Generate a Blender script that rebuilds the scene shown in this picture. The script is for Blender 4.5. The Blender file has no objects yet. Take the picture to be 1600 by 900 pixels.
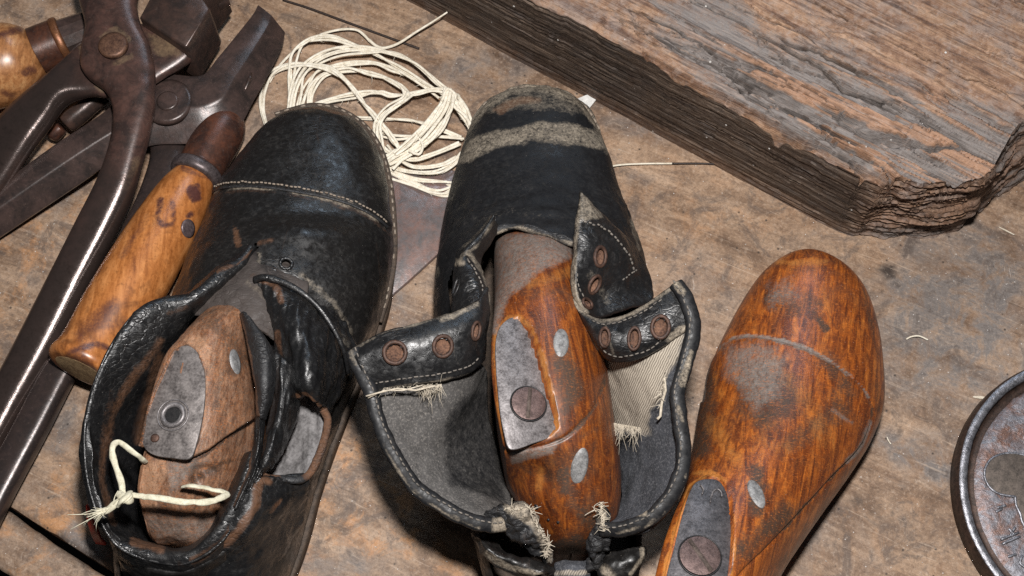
import bpy, math, random
import numpy as np
from mathutils import Vector, Matrix

random.seed(7)
rng = np.random.default_rng(7)
R = math.radians
CM = 0.01
scene = bpy.context.scene

# ------------------------------------------------------------------ camera, world, lamps, exposure
PITCH, DIST, FPX = R(67), 75.0, 2060.0
CAM = np.array([0.0, -DIST * math.cos(PITCH), DIST * math.sin(PITCH)])
FWD = np.array([0.0, math.cos(PITCH), -math.sin(PITCH)])
UPV = np.array([0.0, math.sin(PITCH), math.cos(PITCH)])
cam_d = bpy.data.cameras.new('camera'); cam = bpy.data.objects.new('camera', cam_d)
scene.collection.objects.link(cam); scene.camera = cam
cam_d.sensor_width = 36; cam_d.lens = FPX / 1600 * 36
cam_d.clip_start = 0.02; cam_d.clip_end = 50
cam.location = CAM * CM
cam.rotation_euler = (math.pi / 2 - PITCH, 0, 0)

world = bpy.data.worlds.new('World'); scene.world = world; world.use_nodes = True
world.node_tree.nodes['Background'].inputs[0].default_value = (0.86, 0.92, 1.0, 1)
world.node_tree.nodes['Background'].inputs[1].default_value = 0.032

def lamp(name, kind, loc, target, energy, color, **kw):
    d = bpy.data.lights.new(name, kind); d.energy = energy; d.color = color
    for k, v in kw.items(): setattr(d, k, v)
    o = bpy.data.objects.new(name, d); scene.collection.objects.link(o)
    o.location = Vector(loc) * CM
    o.rotation_euler = (Vector(target) * CM - o.location).to_track_quat('-Z', 'Y').to_euler()
    return o
flash_pos = CAM + UPV * 15 + np.array([2.0, 0, 0])
lamp('camera_flash', 'POINT', flash_pos, (0, 2, 0), 32.0, (1.0, 0.972, 0.945), shadow_soft_size=0.025)
lamp('window_light', 'AREA', (32, 112, 108), (0, 0, 0), 4.2, (0.66, 0.82, 1.0), shape='RECTANGLE', size=0.55, size_y=0.40)

scene.view_settings.view_transform = 'Standard'
scene.view_settings.look = 'None'
scene.view_settings.exposure = 0.0
scene.view_settings.gamma = 1.0
scene.cycles.max_bounces = 6
scene.cycles.use_denoising = False

# ------------------------------------------------------------------ numeric helpers (all in centimetres)
def ray(px, py):
    return FWD + np.array([1., 0, 0]) * ((px - 800) / FPX) + UPV * ((450 - py) / FPX)
def P(px, py, z=0.0):
    d = ray(px, py)
    return CAM + d * ((z - CAM[2]) / d[2])
def pts3(seq):
    return np.array([P(*q) for q in seq])
def proj(V):
    D = V - CAM; w = D @ FWD
    return np.stack([800 + FPX * D[:, 0] / w, 450 - FPX * (D @ UPV) / w], 1)
def on_plane(px, py, o, n):
    d = ray(px, py); return CAM + d * (np.dot(o - CAM, n) / np.dot(d, n))
def unit(v):
    v = np.asarray(v, float); return v / (np.linalg.norm(v, axis=-1, keepdims=True) + 1e-12)

def _h(ix, iy, iz, s):
    n = (ix * 374761393 + iy * 668265263 + iz * 2147483647 + s * 1274126177) & 0xffffffff
    n = ((n ^ (n >> 13)) * 1274126177) & 0xffffffff
    n = ((n ^ (n >> 16)) * 2246822519) & 0xffffffff
    return ((n ^ (n >> 15)) & 0xffffff) / float(0xffffff)
def vnoise(X, s=0):
    X = np.asarray(X, float); i = np.floor(X).astype(np.int64); f = X - i; f = f * f * (3 - 2 * f)
    r = 0
    for a in (0, 1):
        for b in (0, 1):
            for c in (0, 1):
                w = (f[..., 0] if a else 1 - f[..., 0]) * (f[..., 1] if b else 1 - f[..., 1]) * (f[..., 2] if c else 1 - f[..., 2])
                r = r + w * _h(i[..., 0] + a, i[..., 1] + b, i[..., 2] + c, s)
    return r
def fbm(X, o=4, s=0, g=0.5):
    X = np.asarray(X, float); t = 0; a = 1; tot = 0
    for k in range(o):
        t = t + a * vnoise(X * 2 ** k, s + k); tot += a; a *= g
    return t / tot
def sstep(a, b, x):
    t = np.clip((x - a) / (b - a), 0, 1); return t * t * (3 - 2 * t)

def crom(A, n, closed=False):
    """Catmull-Rom through the rows of A (k, ...), n samples evenly spaced by chord length of the first 3 columns."""
    A = np.asarray(A, float); k = len(A)
    if k == 1: return np.repeat(A, n, 0)
    flat = A.reshape(k, -1)
    if closed: flat = np.vstack([flat, flat[:1]])
    m = len(flat)
    seg = np.linalg.norm(np.diff(flat, axis=0), axis=1) + 1e-9
    t = np.concatenate([[0], np.cumsum(seg ** 0.5 if False else seg)]); t /= t[-1]
    u = np.linspace(0, 1, n, endpoint=not closed)
    j = np.clip(np.searchsorted(t, u, 'right') - 1, 0, m - 2)
    def tang(i):
        if closed: a, b = (i - 1) % (m - 1), (i + 1) % (m - 1); dt = (t[1] - t[0] + t[-1] - t[-2]) if i in (0, m - 1) else t[i + 1] - t[i - 1]
        else: a, b = max(i - 1, 0), min(i + 1, m - 1); dt = t[b] - t[a]
        return (flat[b] - flat[a]) / dt
    T = np.array([tang(i) for i in range(m)])
    h = (t[j + 1] - t[j])[:, None]; s = ((u - t[j]) / h[:, 0])[:, None]
    r = (2*s**3-3*s**2+1)*flat[j] + (s**3-2*s**2+s)*h*T[j] + (-2*s**3+3*s**2)*flat[j+1] + (s**3-s**2)*h*T[j+1]
    return r.reshape((n,) + A.shape[1:])
def resample(A, step):
    A = np.asarray(A, float); L = np.linalg.norm(np.diff(A, axis=0), axis=1).sum()
    return crom(A, max(2, int(L / step) + 1))

def grid_faces(nv, nu, closed_u=False, off=0):
    F = []
    for j in range(nv - 1):
        for i in range(nu if closed_u else nu - 1):
            i2 = (i + 1) % nu
            F.append((off + j * nu + i, off + j * nu + i2, off + (j + 1) * nu + i2, off + (j + 1) * nu + i))
    return F
def vnormals(V, F):
    N = np.zeros_like(V)
    Q = np.array([(f[0], f[1], f[2], f[3] if len(f) > 3 else f[0]) for f in F if len(f) <= 4])
    if len(Q):
        a = np.cross(V[Q[:, 2]] - V[Q[:, 0]], V[Q[:, 3]] - V[Q[:, 1]])
        tri = Q[:, 3] == Q[:, 0]
        if tri.any():
            a[tri] = np.cross(V[Q[tri, 1]] - V[Q[tri, 0]], V[Q[tri, 2]] - V[Q[tri, 0]])
        for k in range(4): np.add.at(N, Q[:, k], a)
    return unit(N)
def join(parts):
    Vs, Fs, o = [], [], 0
    for V, F in parts:
        Vs.append(np.asarray(V, float)); Fs += [tuple(i + o for i in f) for f in F]; o += len(V)
    return np.vstack(Vs), Fs

def tube(pts, rad, n=8, flat=1.0, upv=None, cap=True):
    pts = np.asarray(pts, float); m = len(pts); rad = np.broadcast_to(np.asarray(rad, float), (m,))
    T = unit(np.gradient(pts, axis=0))
    u = np.array(upv if upv is not None else (0, 0, 1.0), float)
    V = []
    for k in range(m):
        if upv is not None: u = np.array(upv, float)
        a = u - T[k] * np.dot(u, T[k])
        if np.linalg.norm(a) < 1e-5: a = np.cross(T[k], [1, .3, .2])
        a = unit(a); u = a; b = np.cross(T[k], a)
        for i in range(n):
            t = 2 * math.pi * i / n
            V.append(pts[k] + rad[k] * (math.cos(t) * b + flat * math.sin(t) * a))
    F = grid_faces(m, n, True)
    if cap: F += [tuple(range(n))[::-1], tuple(range((m - 1) * n, m * n))]
    return np.array(V), F
def lathe(a, b, prof, n=40):
    """prof: (t along a->b in cm, radius) list"""
    a, b = np.array(a, float), np.array(b, float); d = unit(b - a)
    x = unit(np.cross(d, [0, 0, 1.])); y = np.cross(d, x)
    V = [];
    for t, r in prof:
        for i in range(n):
            q = 2 * math.pi * i / n
            V.append(a + d * t + r * (math.cos(q) * x + math.sin(q) * y))
    F = grid_faces(len(prof), n, True)
    F += [tuple(range(n))[::-1], tuple(range((len(prof) - 1) * n, len(prof) * n))]
    return np.array(V), F
def smooth_prof(pr, n=60):
    q = crom(np.array(pr, float), n); return [tuple(r) for r in q]
def disc(c, n, r, h, seg=32, bev=0.15, dome=0.0):
    n = unit(n); x = unit(np.cross(n, [0.13, 1, 0.2])); y = np.cross(n, x)
    rings = [(r, -h), (r, h * (1 - bev) if bev < 1 else 0), (r * (1 - bev * .6), h)]
    if dome: rings += [(r * .65, h + dome * .6), (r * .3, h + dome * .92)]
    V = [np.array(c) + n * z + q * (math.cos(2*math.pi*i/seg) * x + math.sin(2*math.pi*i/seg) * y) for q, z in rings for i in range(seg)]
    F = grid_faces(len(rings), seg, True) + [tuple(range(seg))[::-1], tuple(range((len(rings)-1)*seg, len(rings)*seg))]
    return np.array(V), F
def ring(c, n, r, rr, seg=32, k=8, sx=1.0, sy=1.0):
    n = unit(n); x = unit(np.cross(n, [0.13, 1, 0.2])); y = np.cross(n, x); V = []
    for i in range(seg):
        t = 2*math.pi*i/seg; d = math.cos(t)*x*sx + math.sin(t)*y*sy
        for j in range(k):
            q = 2*math.pi*j/k
            V.append(np.array(c) + d * r + unit(d) * rr * math.cos(q) + n * rr * math.sin(q))
    F = [(i*k+j, i*k+(j+1) % k, ((i+1) % seg)*k+(j+1) % k, ((i+1) % seg)*k+j) for i in range(seg) for j in range(k)]
    return np.array(V), F

def seg_dist(Q, line):
    line = np.asarray(line, float); d = np.full(len(Q), 1e9)
    for a, b in zip(line[:-1], line[1:]):
        ab = b - a; t = np.clip(((Q - a) @ ab) / (ab @ ab + 1e-9), 0, 1)
        d = np.minimum(d, np.linalg.norm(Q - a - t[:, None] * ab, axis=1))
    return d
def in_poly(Q, poly):
    poly = np.asarray(poly, float); r = np.zeros(len(Q), bool); k = len(poly)
    for i in range(k):
        a, b = poly[i], poly[(i + 1) % k]
        c = ((a[1] > Q[:, 1]) != (b[1] > Q[:, 1]))
        x = (b[0] - a[0]) * (Q[:, 1] - a[1]) / (b[1] - a[1] + 1e-12) + a[0]
        r ^= c & (Q[:, 0] < x)
    return r
def paint(V, blobs, seed=0, rough=6.0, base=(0, 0, 0)):
    """worn patches, dirt and some painted light and shade, traced on the object: line or area, channel 0 dust and lit edges, 1 bare brown and highlights, 2 dark grime and shade"""
    C = np.zeros((len(V), 4)); C[:, :3] = base; C[:, 3] = 1
    Q = proj(V); jit = (fbm(V * 1.3, 4, seed) - .5) * 2 * rough
    for b in blobs:
        kind, pts, w, ch, st = b
        if kind == 'line': d = seg_dist(Q, pts) - w
        else:
            d = seg_dist(Q, list(pts) + [pts[0]]); d = np.where(in_poly(Q, pts), -d, d)
        soft = max(2.0, abs(w) * 1.25 if kind == 'area' else w * 1.0)
        m = 1 - sstep(-soft, soft, d + jit)
        C[:, ch] = np.maximum(C[:, ch], m * st) if st > 0 else C[:, ch] * (1 + m * st)
    return C

# ------------------------------------------------------------------ scene helpers
def link(o): scene.collection.objects.link(o); return o
def thing(name, label, cat, base, group=None):
    o = link(bpy.data.objects.new(name, None)); o.empty_display_size = 0.02
    o.location = Vector(base) * CM; o['label'] = label; o['category'] = cat
    if group: o['group'] = group
    return o
BASES = {}
def mesh(name, VF, mat, parent=None, base=None, attr=None, smooth=True, sharp=None, label=None, cat=None, kind=None, group=None):
    V, F = VF; V = np.asarray(V, float)
    if parent is not None:
        root = parent
        while root.parent: root = root.parent
        base = np.array(root.location) / CM
    elif base is None:
        base = np.array([V[:, 0].mean(), V[:, 1].mean(), V[:, 2].min()])
    me = bpy.data.meshes.new(name); me.from_pydata(((V - base) * CM).tolist(), [], [tuple(int(i) for i in f) for f in F]); me.update()
    if attr is not None:
        a = me.attributes.new('paint', 'FLOAT_COLOR', 'POINT'); a.data.foreach_set('color', np.asarray(attr, np.float32).ravel())
    if smooth: me.shade_smooth()
    if sharp is not None: me.set_sharp_from_angle(angle=R(sharp))
    me.materials.append(mat)
    o = link(bpy.data.objects.new(name, me))
    if parent is not None: o.parent = parent
    else: o.location = Vector(base) * CM
    if label: o['label'] = label
    if cat: o['category'] = cat
    if kind: o['kind'] = kind
    if group: o['group'] = group
    return o

def fix(V, F):
    """orient a closed shell outward"""
    V = np.asarray(V); vol = 0
    for f in F:
        for i in range(1, len(f) - 1):
            vol += np.dot(V[f[0]], np.cross(V[f[i]], V[f[i+1]]))
    return (V, F) if vol > 0 else (V, [tuple(reversed(f)) for f in F])

def loft(st, nv=90, nt=44, ns=10, inset=.12):
    """stations (Lx, Ly, Rx, Ry, z of the widest line, z of the top, sideways lean of the top, squareness, z of the bottom):
    returns V (nv, nring, 3). ring: left bottom -> over the top -> right bottom"""
    A = []
    for q in st:
        q = list(q) + [0, 2.0, 0.0][len(q) - 6:] if len(q) < 9 else list(q)
        za, zb_ = q[4] if isinstance(q[4], tuple) else (q[4], q[4])
        L = P(q[0], q[1], za); Rr = P(q[2], q[3], zb_)
        A.append(np.concatenate([L, Rr, [q[5], q[6], q[7], q[8]]]))
    S = crom(np.array(A), nv); V = []
    for s in S:
        L, Rr, zt, cr, n, zb = s[:3], s[3:6], s[6], s[7], s[8], s[9]
        M = (L + Rr) / 2; H = (Rr - L) / 2; zL, zR = L[2], Rr[2]
        row = []
        for k in range(ns):
            q = 1 - k / ns
            p = M - H * (1 - inset * q * q); row.append([p[0], p[1], zL + (zb - zL) * q])
        for k in range(nt + 1):
            f = math.pi * k / nt; c, si = math.cos(f), math.sin(f)
            x = -np.sign(c) * abs(c) ** (2 / n); h = si ** (2 / n)
            p = M + H * (x + cr * h * h); zl = zL + (zR - zL) * (x + 1) / 2; row.append([p[0], p[1], zl + (zt - zl) * h])
        for k in range(1, ns + 1):
            q = k / ns
            p = M + H * (1 - inset * q * q); row.append([p[0], p[1], zR + (zb - zR) * q])
        V.append(row)
    return np.array(V)
def loft_solid(V):
    nv, nr = V.shape[:2]
    F = grid_faces(nv, nr, True)
    F += [tuple(range(nr)), tuple(range((nv - 1) * nr, nv * nr))[::-1]]
    return fix(V.reshape(-1, 3), F)

def sheet(rows, th=0.25, step=0.12, nv=None, nu=None, wr=0.0, wf=(1, 1, 1), seed=0, edge=0.0, z_first=False):
    """leather sheet through traced rows of (px, py, z); th thick, away from the viewer; wr wrinkle height; edge ragged border"""
    A = np.array([[P(*q) for q in r] for r in rows])
    lv = np.mean(np.linalg.norm(np.diff(A, axis=0), axis=2).sum(0)); lu = np.mean(np.linalg.norm(np.diff(A, axis=1), axis=2).sum(1))
    nv = nv or max(6, int(lv / step)); nu = nu or max(6, int(lu / step))
    G = crom(A, nv); G = np.stack([crom(G[j], nu) for j in range(nv)])
    V = G.reshape(-1, 3); F = grid_faces(nv, nu)
    N = vnormals(V, F)
    if np.mean(np.sum(N * (CAM - V), 1)) < 0: N = -N; F = [f[::-1] for f in F]
    if edge:
        for sl, nb in ((np.s_[0, :], np.s_[1, :]), (np.s_[-1, :], np.s_[-2, :]), (np.s_[:, 0], np.s_[:, 1]), (np.s_[:, -1], np.s_[:, -2])):
            d = unit(G[sl] - G[nb]); G[sl] += d * ((fbm(G[sl] * 2.2, 4, seed + 9) - .5) * 2 * edge)[..., None]
        V = G.reshape(-1, 3)
    if wr:
        V = V + N * ((fbm(V * np.array(wf), 4, seed) - .5) * 2 * wr)[:, None]
    G = V.reshape(nv, nu, 3)
    Bk = V - N * th; n0 = len(V)
    # rounded border
    idx = [(0, i) for i in range(nu)] + [(j, nu-1) for j in range(1, nv)] + [(nv-1, i) for i in range(nu-2, -1, -1)] + [(j, 0) for j in range(nv-2, 0, -1)]
    ii = np.array([j * nu + i for j, i in idx])
    c = []
    for j, i in idx:
        nj, ni = min(max(j, 1), nv-2), min(max(i, 1), nu-2)
        c.append(nj * nu + ni)
    out = unit(V[ii] - V[np.array(c)])
    mid = V[ii] - N[ii] * th * .5 + out * th * .45
    allV = np.vstack([V, Bk, mid]); m = len(ii)
    FF = list(F) + [tuple(n0 + k for k in f[::-1]) for f in F]
    for k in range(m):
        k2 = (k + 1) % m
        FF.append((ii[k], 2*n0 + k, 2*n0 + k2, ii[k2])); FF.append((2*n0 + k, n0 + ii[k], n0 + ii[k2], 2*n0 + k2))
    # orientation of the border: compare with outward direction
    f = FF[len(F)*2]; nn = np.cross(allV[f[1]] - allV[f[0]], allV[f[2]] - allV[f[0]])
    if np.dot(nn, out[0] + N[ii[0]]) < 0: FF = FF[:len(F)*2] + [q[::-1] for q in FF[len(F)*2:]]
    return allV, FF

def bar(st, nv=60, n=24, p=2.6):
    """forged bar: stations (Lx, Ly, Rx, Ry, z centre, half height)"""
    A = np.array([np.concatenate([P(q[0], q[1], q[4]), P(q[2], q[3], q[4]), [q[5]]]) for q in st])
    S = crom(A, nv); V = []
    for s in S:
        M = (s[:3] + s[3:6]) / 2; H = (s[3:6] - s[:3]) / 2
        for i in range(n):
            t = 2 * math.pi * i / n; c, si = math.cos(t), math.sin(t)
            V.append(M + H * np.sign(c) * abs(c) ** (2/p) + np.array([0, 0, 1]) * s[6] * np.sign(si) * abs(si) ** (2/p))
    F = grid_faces(nv, n, True) + [tuple(range(n))[::-1], tuple(range((nv-1)*n, nv*n))]
    return fix(np.array(V), F)

def slab(poly3, nrm, th, bev=0.06, inner=0):
    """flat piece from a 3-D outline: top bevelled, th thick below"""
    poly3 = np.asarray(poly3, float); n = unit(nrm); c = poly3.mean(0); k = len(poly3)
    T = unit(np.roll(poly3, -1, 0) - np.roll(poly3, 1, 0)); I = np.cross(T, n)
    if np.mean(np.sum(I * (c - poly3), 1)) < 0: I = -I
    r0 = poly3 - n * th; r1 = poly3 - n * bev; r2 = poly3 + I * bev * .35 - n * bev * .3; r3 = poly3 + I * bev
    V = np.vstack([r0, r1, r2, r3]); F = grid_faces(4, k, True) + [tuple(range(k))[::-1], tuple(range(3*k, 4*k))]
    return fix(V, F)

class Surf:
    def __init__(s, V, F):
        s.V = np.asarray(V); N = vnormals(s.V, F)
        v = unit(CAM - s.V); ok = np.sum(N * v, 1) > 0.08
        s.V, s.N = s.V[ok], N[ok]; s.Q = proj(s.V)
    def hit(s, px, py, k=5):
        d = np.linalg.norm(s.Q - (px, py), axis=1); i = np.argsort(d)[:k]
        w = 1 / (d[i] + .5); w /= w.sum(); n = unit((s.N[i] * w[:, None]).sum(0))
        zc = (s.V[i] * w[:, None]).sum(0)
        return on_plane(px, py, zc, n) if abs(np.dot(unit(ray(px, py)), n)) > .15 and d[i[0]] < 12 else zc, n
    def line(s, pts, off=0.03, step=.15):
        q = crom(np.array(pts, float), 60)
        r = []
        for a in q:
            p, n = s.hit(*a); r.append(p + n * off)
        r = np.array(r)
        L = np.linalg.norm(np.diff(r, axis=0), axis=1).sum()
        return crom(r[::3], max(4, int(L / step)))
def stitches(line, dash=.28, gap=.12, r=.045, jit=.02, drop=0.0):
    line = np.asarray(line); seg = np.linalg.norm(np.diff(line, axis=0), axis=1); t = np.concatenate([[0], np.cumsum(seg)])
    def at(s): return np.array([np.interp(s, t, line[:, k]) for k in range(3)])
    out = []; s = 0
    while s + dash < t[-1]:
        if random.random() >= drop:
            a, b = at(s), at(s + dash); j = rng.normal(0, jit, 3); m = (a + b) / 2 + j + np.array([0, 0, r * .5])
            out.append(tube(np.array([a + j, a*.75+m*.25+j+[0,0,r*.4], m, b*.75+m*.25+j+[0,0,r*.4], b + j]), [r*.4, r, r*1.05, r, r*.4], 6))
        s += dash + gap
    return join(out)
def fibres(pts, n, length, r, seed, dirs=None, spread=.6, droop=.1):
    g = np.random.default_rng(seed); out = []
    for k in range(n):
        u = g.random() * (len(pts) - 1); i = int(u); f = u - i
        a = np.asarray(pts[i]) * (1-f) + np.asarray(pts[min(i+1, len(pts)-1)]) * f
        d = unit((np.array(dirs, float) if dirs is not None else np.zeros(3)) + g.normal(0, spread, 3))
        L = length * (.25 + 1.3 * g.random() ** 2); c = g.normal(0, .35, 3)
        q = np.array([a + d * L * s + c * L * s * s - np.array([0, 0, droop * L]) * s * s for s in np.linspace(0, 1, 6)])
        q[:, 2] = np.maximum(q[:, 2], 0.05)
        out.append(tube(q, np.linspace(r, r * .45, 6), 5))
    return join(out)

# ------------------------------------------------------------------ materials
class M:
    def __init__(s, name):
        s.m = bpy.data.materials.new(name); s.m.use_nodes = True; s.t = s.m.node_tree; s.n = s.t.nodes
        s.b = s.n['Principled BSDF']; s.x = s.n.new('ShaderNodeTexCoord'); s.cm = s.vec((100, 100, 100))
    def L(s, a, b): s.t.links.new(a, b)
    def vec(s, scale, rot=(0, 0, 0), loc=(0, 0, 0), src=None):
        m = s.n.new('ShaderNodeMapping'); m.vector_type = 'POINT'
        m.inputs['Scale'].default_value = scale; m.inputs['Rotation'].default_value = rot; m.inputs['Location'].default_value = loc
        s.L(src or s.x.outputs['Object'], m.inputs[0]); return m.outputs[0]
    def noise(s, scale=1, detail=5, rough=.55, dist=0, v=None):
        n = s.n.new('ShaderNodeTexNoise'); n.inputs['Scale'].default_value = scale; n.inputs['Detail'].default_value = detail
        n.inputs['Roughness'].default_value = rough; n.inputs['Distortion'].default_value = dist
        s.L(v or s.cm, n.inputs['Vector']); return n.outputs['Fac']
    def voro(s, scale=1, v=None, feature='F1'):
        n = s.n.new('ShaderNodeTexVoronoi'); n.feature = feature; n.inputs['Scale'].default_value = scale
        s.L(v or s.cm, n.inputs['Vector']); return n.outputs['Distance']
    def ramp(s, fac, stops):
        r = s.n.new('ShaderNodeValToRGB'); e = r.color_ramp.elements
        for i, (p, c) in enumerate(stops):
            el = e[i] if i < 2 else e.new(p)
            el.position = p; c = (c, c, c) if not hasattr(c, '__len__') else c; el.color = (*c, 1)
        s.L(fac, r.inputs[0]); return r.outputs[0]
    def step(s, fac, a, b): return s.ramp(fac, [(a, 0.0), (b, 1.0)] if a < b else [(b, 1.0), (a, 0.0)])
    def mix(s, f, a, b, mode='MIX'):
        m = s.n.new('ShaderNodeMix'); m.data_type = 'RGBA'; m.blend_type = mode
        for sock, v in ((m.inputs[0], f), (m.inputs[6], a), (m.inputs[7], b)):
            if hasattr(v, 'is_linked') or isinstance(v, bpy.types.NodeSocket): s.L(v, sock)
            elif hasattr(v, '__len__'): sock.default_value = (*v, 1)
            else: sock.default_value = v
        return m.outputs[2]
    def math(s, op, a, b=0.0, c=0.0, clamp=False):
        m = s.n.new('ShaderNodeMath'); m.operation = op; m.use_clamp = clamp
        for k, v in enumerate((a, b, c)):
            if isinstance(v, bpy.types.NodeSocket): s.L(v, m.inputs[k])
            else: m.inputs[k].default_value = v
        return m.outputs[0]
    def attr(s):
        a = s.n.new('ShaderNodeAttribute'); a.attribute_name = 'paint'
        sp = s.n.new('ShaderNodeSeparateColor'); s.L(a.outputs['Color'], sp.inputs[0]); return sp.outputs
    def bump(s, h, strength=.5, dist=.05):
        b = s.n.new('ShaderNodeBump'); b.inputs['Strength'].default_value = strength; b.inputs['Distance'].default_value = dist * CM
        s.L(h, b.inputs['Height']); s.L(b.outputs[0], s.b.inputs['Normal'])
    def out(s, color=None, rough=None, metal=None, spec=None, coat=None, coat_rough=None):
        for k, v in (('Base Color', color), ('Roughness', rough), ('Metallic', metal), ('Specular IOR Level', spec), ('Coat Weight', coat), ('Coat Roughness', coat_rough)):
            if v is None: continue
            if isinstance(v, bpy.types.NodeSocket): s.L(v, s.b.inputs[k])
            elif hasattr(v, '__len__'): s.b.inputs[k].default_value = (*v, 1)
            else: s.b.inputs[k].default_value = v
        return s.m
    def mask(s, a, n, lo=.35, hi=.65):
        """painted amount broken up by a noise"""
        if not hasattr(s, 'brk'): s.brk = s.noise(7.5, 5, .7, .4)
        k = s.math('MULTIPLY_ADD', s.math('ADD', n, s.brk), 1.55, -.75)
        return s.ramp(s.math('MULTIPLY', a, s.math('ADD', k, .18)), [(.22, 0.0), (.50, .62), (.80, 1.0)])

def wood_surface(name, ang):
    m = M(name); at = m.attr()
    rt = m.vec((1, 1, 1), rot=(0, 0, -ang))
    g = m.vec((100 * .05, 100 * .42, 100 * .6), src=rt); g2 = m.vec((100 * .8, 100 * 7.0, 100 * 3), src=rt); g3 = m.vec((100 * .22, 100 * 4.0, 100 * 2), src=rt)
    n1 = m.noise(1, 8, .68, 1.0, g); n2 = m.noise(1, 6, .7, .3, g2); n3 = m.noise(.16, 7, .68, .8); n4 = m.noise(.55, 10, .74, .6); n5 = m.noise(4.5, 6, .75, .3); n6 = m.noise(1, 5, .7, .6, g3)
    c = m.ramp(m.math('ADD', m.math('MULTIPLY', n1, .5), m.math('MULTIPLY', n4, .5)), [(.35, (.078, .046, .029)), (.44, (.200, .126, .081)), (.53, (.370, .248, .164)), (.66, (.60, .430, .305))])
    w = m.math('MULTIPLY', m.step(m.noise(.55, 7, .7, .6, m.vec((100, 100, 100), loc=(5, 2, 0))), .50, .62), m.math('ADD', m.math('MULTIPLY', at[1], .9), .12))
    c = m.mix(w, c, m.mix(n5, (.34, .145, .055), (.66, .36, .17)))
    gm = m.math('ADD', m.math('MULTIPLY', m.step(m.math('ADD', m.math('MULTIPLY', n3, .6), m.math('MULTIPLY', n4, .4)), .50, .60), .38), m.math('MULTIPLY', at[0], m.math('MULTIPLY', m.step(n4, .38, .56), 1.1)), clamp=True)
    c = m.mix(m.math('MULTIPLY', gm, .85), c, m.mix(n5, (.065, .066, .075), (.25, .235, .225)))
    c = m.mix(m.math('MULTIPLY', m.step(n4, .55, .66), .72), c, (.062, .044, .036)); st_ = m.noise(.40, 8, .72, 1.0, m.vec((100, 100, 100), loc=(9, 4, 2))); c = m.mix(m.math('MULTIPLY', m.step(st_, .52, .62), .66), c, m.mix(n5, (.045, .036, .032), (.16, .12, .10)))
    c = m.mix(at[2], c, m.mix(n5, (.015, .012, .010), (.07, .05, .04)))
    c = m.mix(m.math('MULTIPLY', m.step(n2, .56, .70), .50), c, (.060, .042, .033))
    c = m.mix(m.math('MULTIPLY', m.step(n6, .60, .68), .40), c, (.55, .43, .33))
    c = m.mix(m.math('MULTIPLY', m.step(n5, .50, .72), .62), c, (.075, .052, .040)); c = m.mix(m.math('MULTIPLY', m.step(n5, .46, .30), .40), c, (.62, .50, .40))
    c = m.mix(m.math('MULTIPLY', m.step(m.noise(13, 3, .7), .52, .72), .35), c, (.07, .052, .043))
    v = m.voro(1.1); c = m.mix(m.math('MULTIPLY', m.step(m.math('ADD', v, m.math('MULTIPLY', n5, .14)), .17, .11), .85), c, (.035, .027, .023))
    sc = m.noise(1, 3, .6, 2.2, m.vec((900, 40, 200), rot=(0, 0, .7))); c = m.mix(m.math('MULTIPLY', m.step(m.math('MULTIPLY', sc, m.math('ADD', n3, .5)), .72, .80), .5), c, (.60, .52, .45))
    v2 = m.voro(1.7, m.vec((100, 100, 100), loc=(3, 7, 1))); c = m.mix(m.math('MULTIPLY', m.step(v2, .06, .04), .8), c, (.66, .63, .60))
    m.bump(m.math('ADD', m.math('MULTIPLY', n1, .5), m.math('ADD', m.math('MULTIPLY', n2, .35), m.math('MULTIPLY', n5, .45))), .55, .10)
    return m.out(c, m.math('MULTIPLY_ADD', n4, .3, .42), spec=.3)

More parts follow.
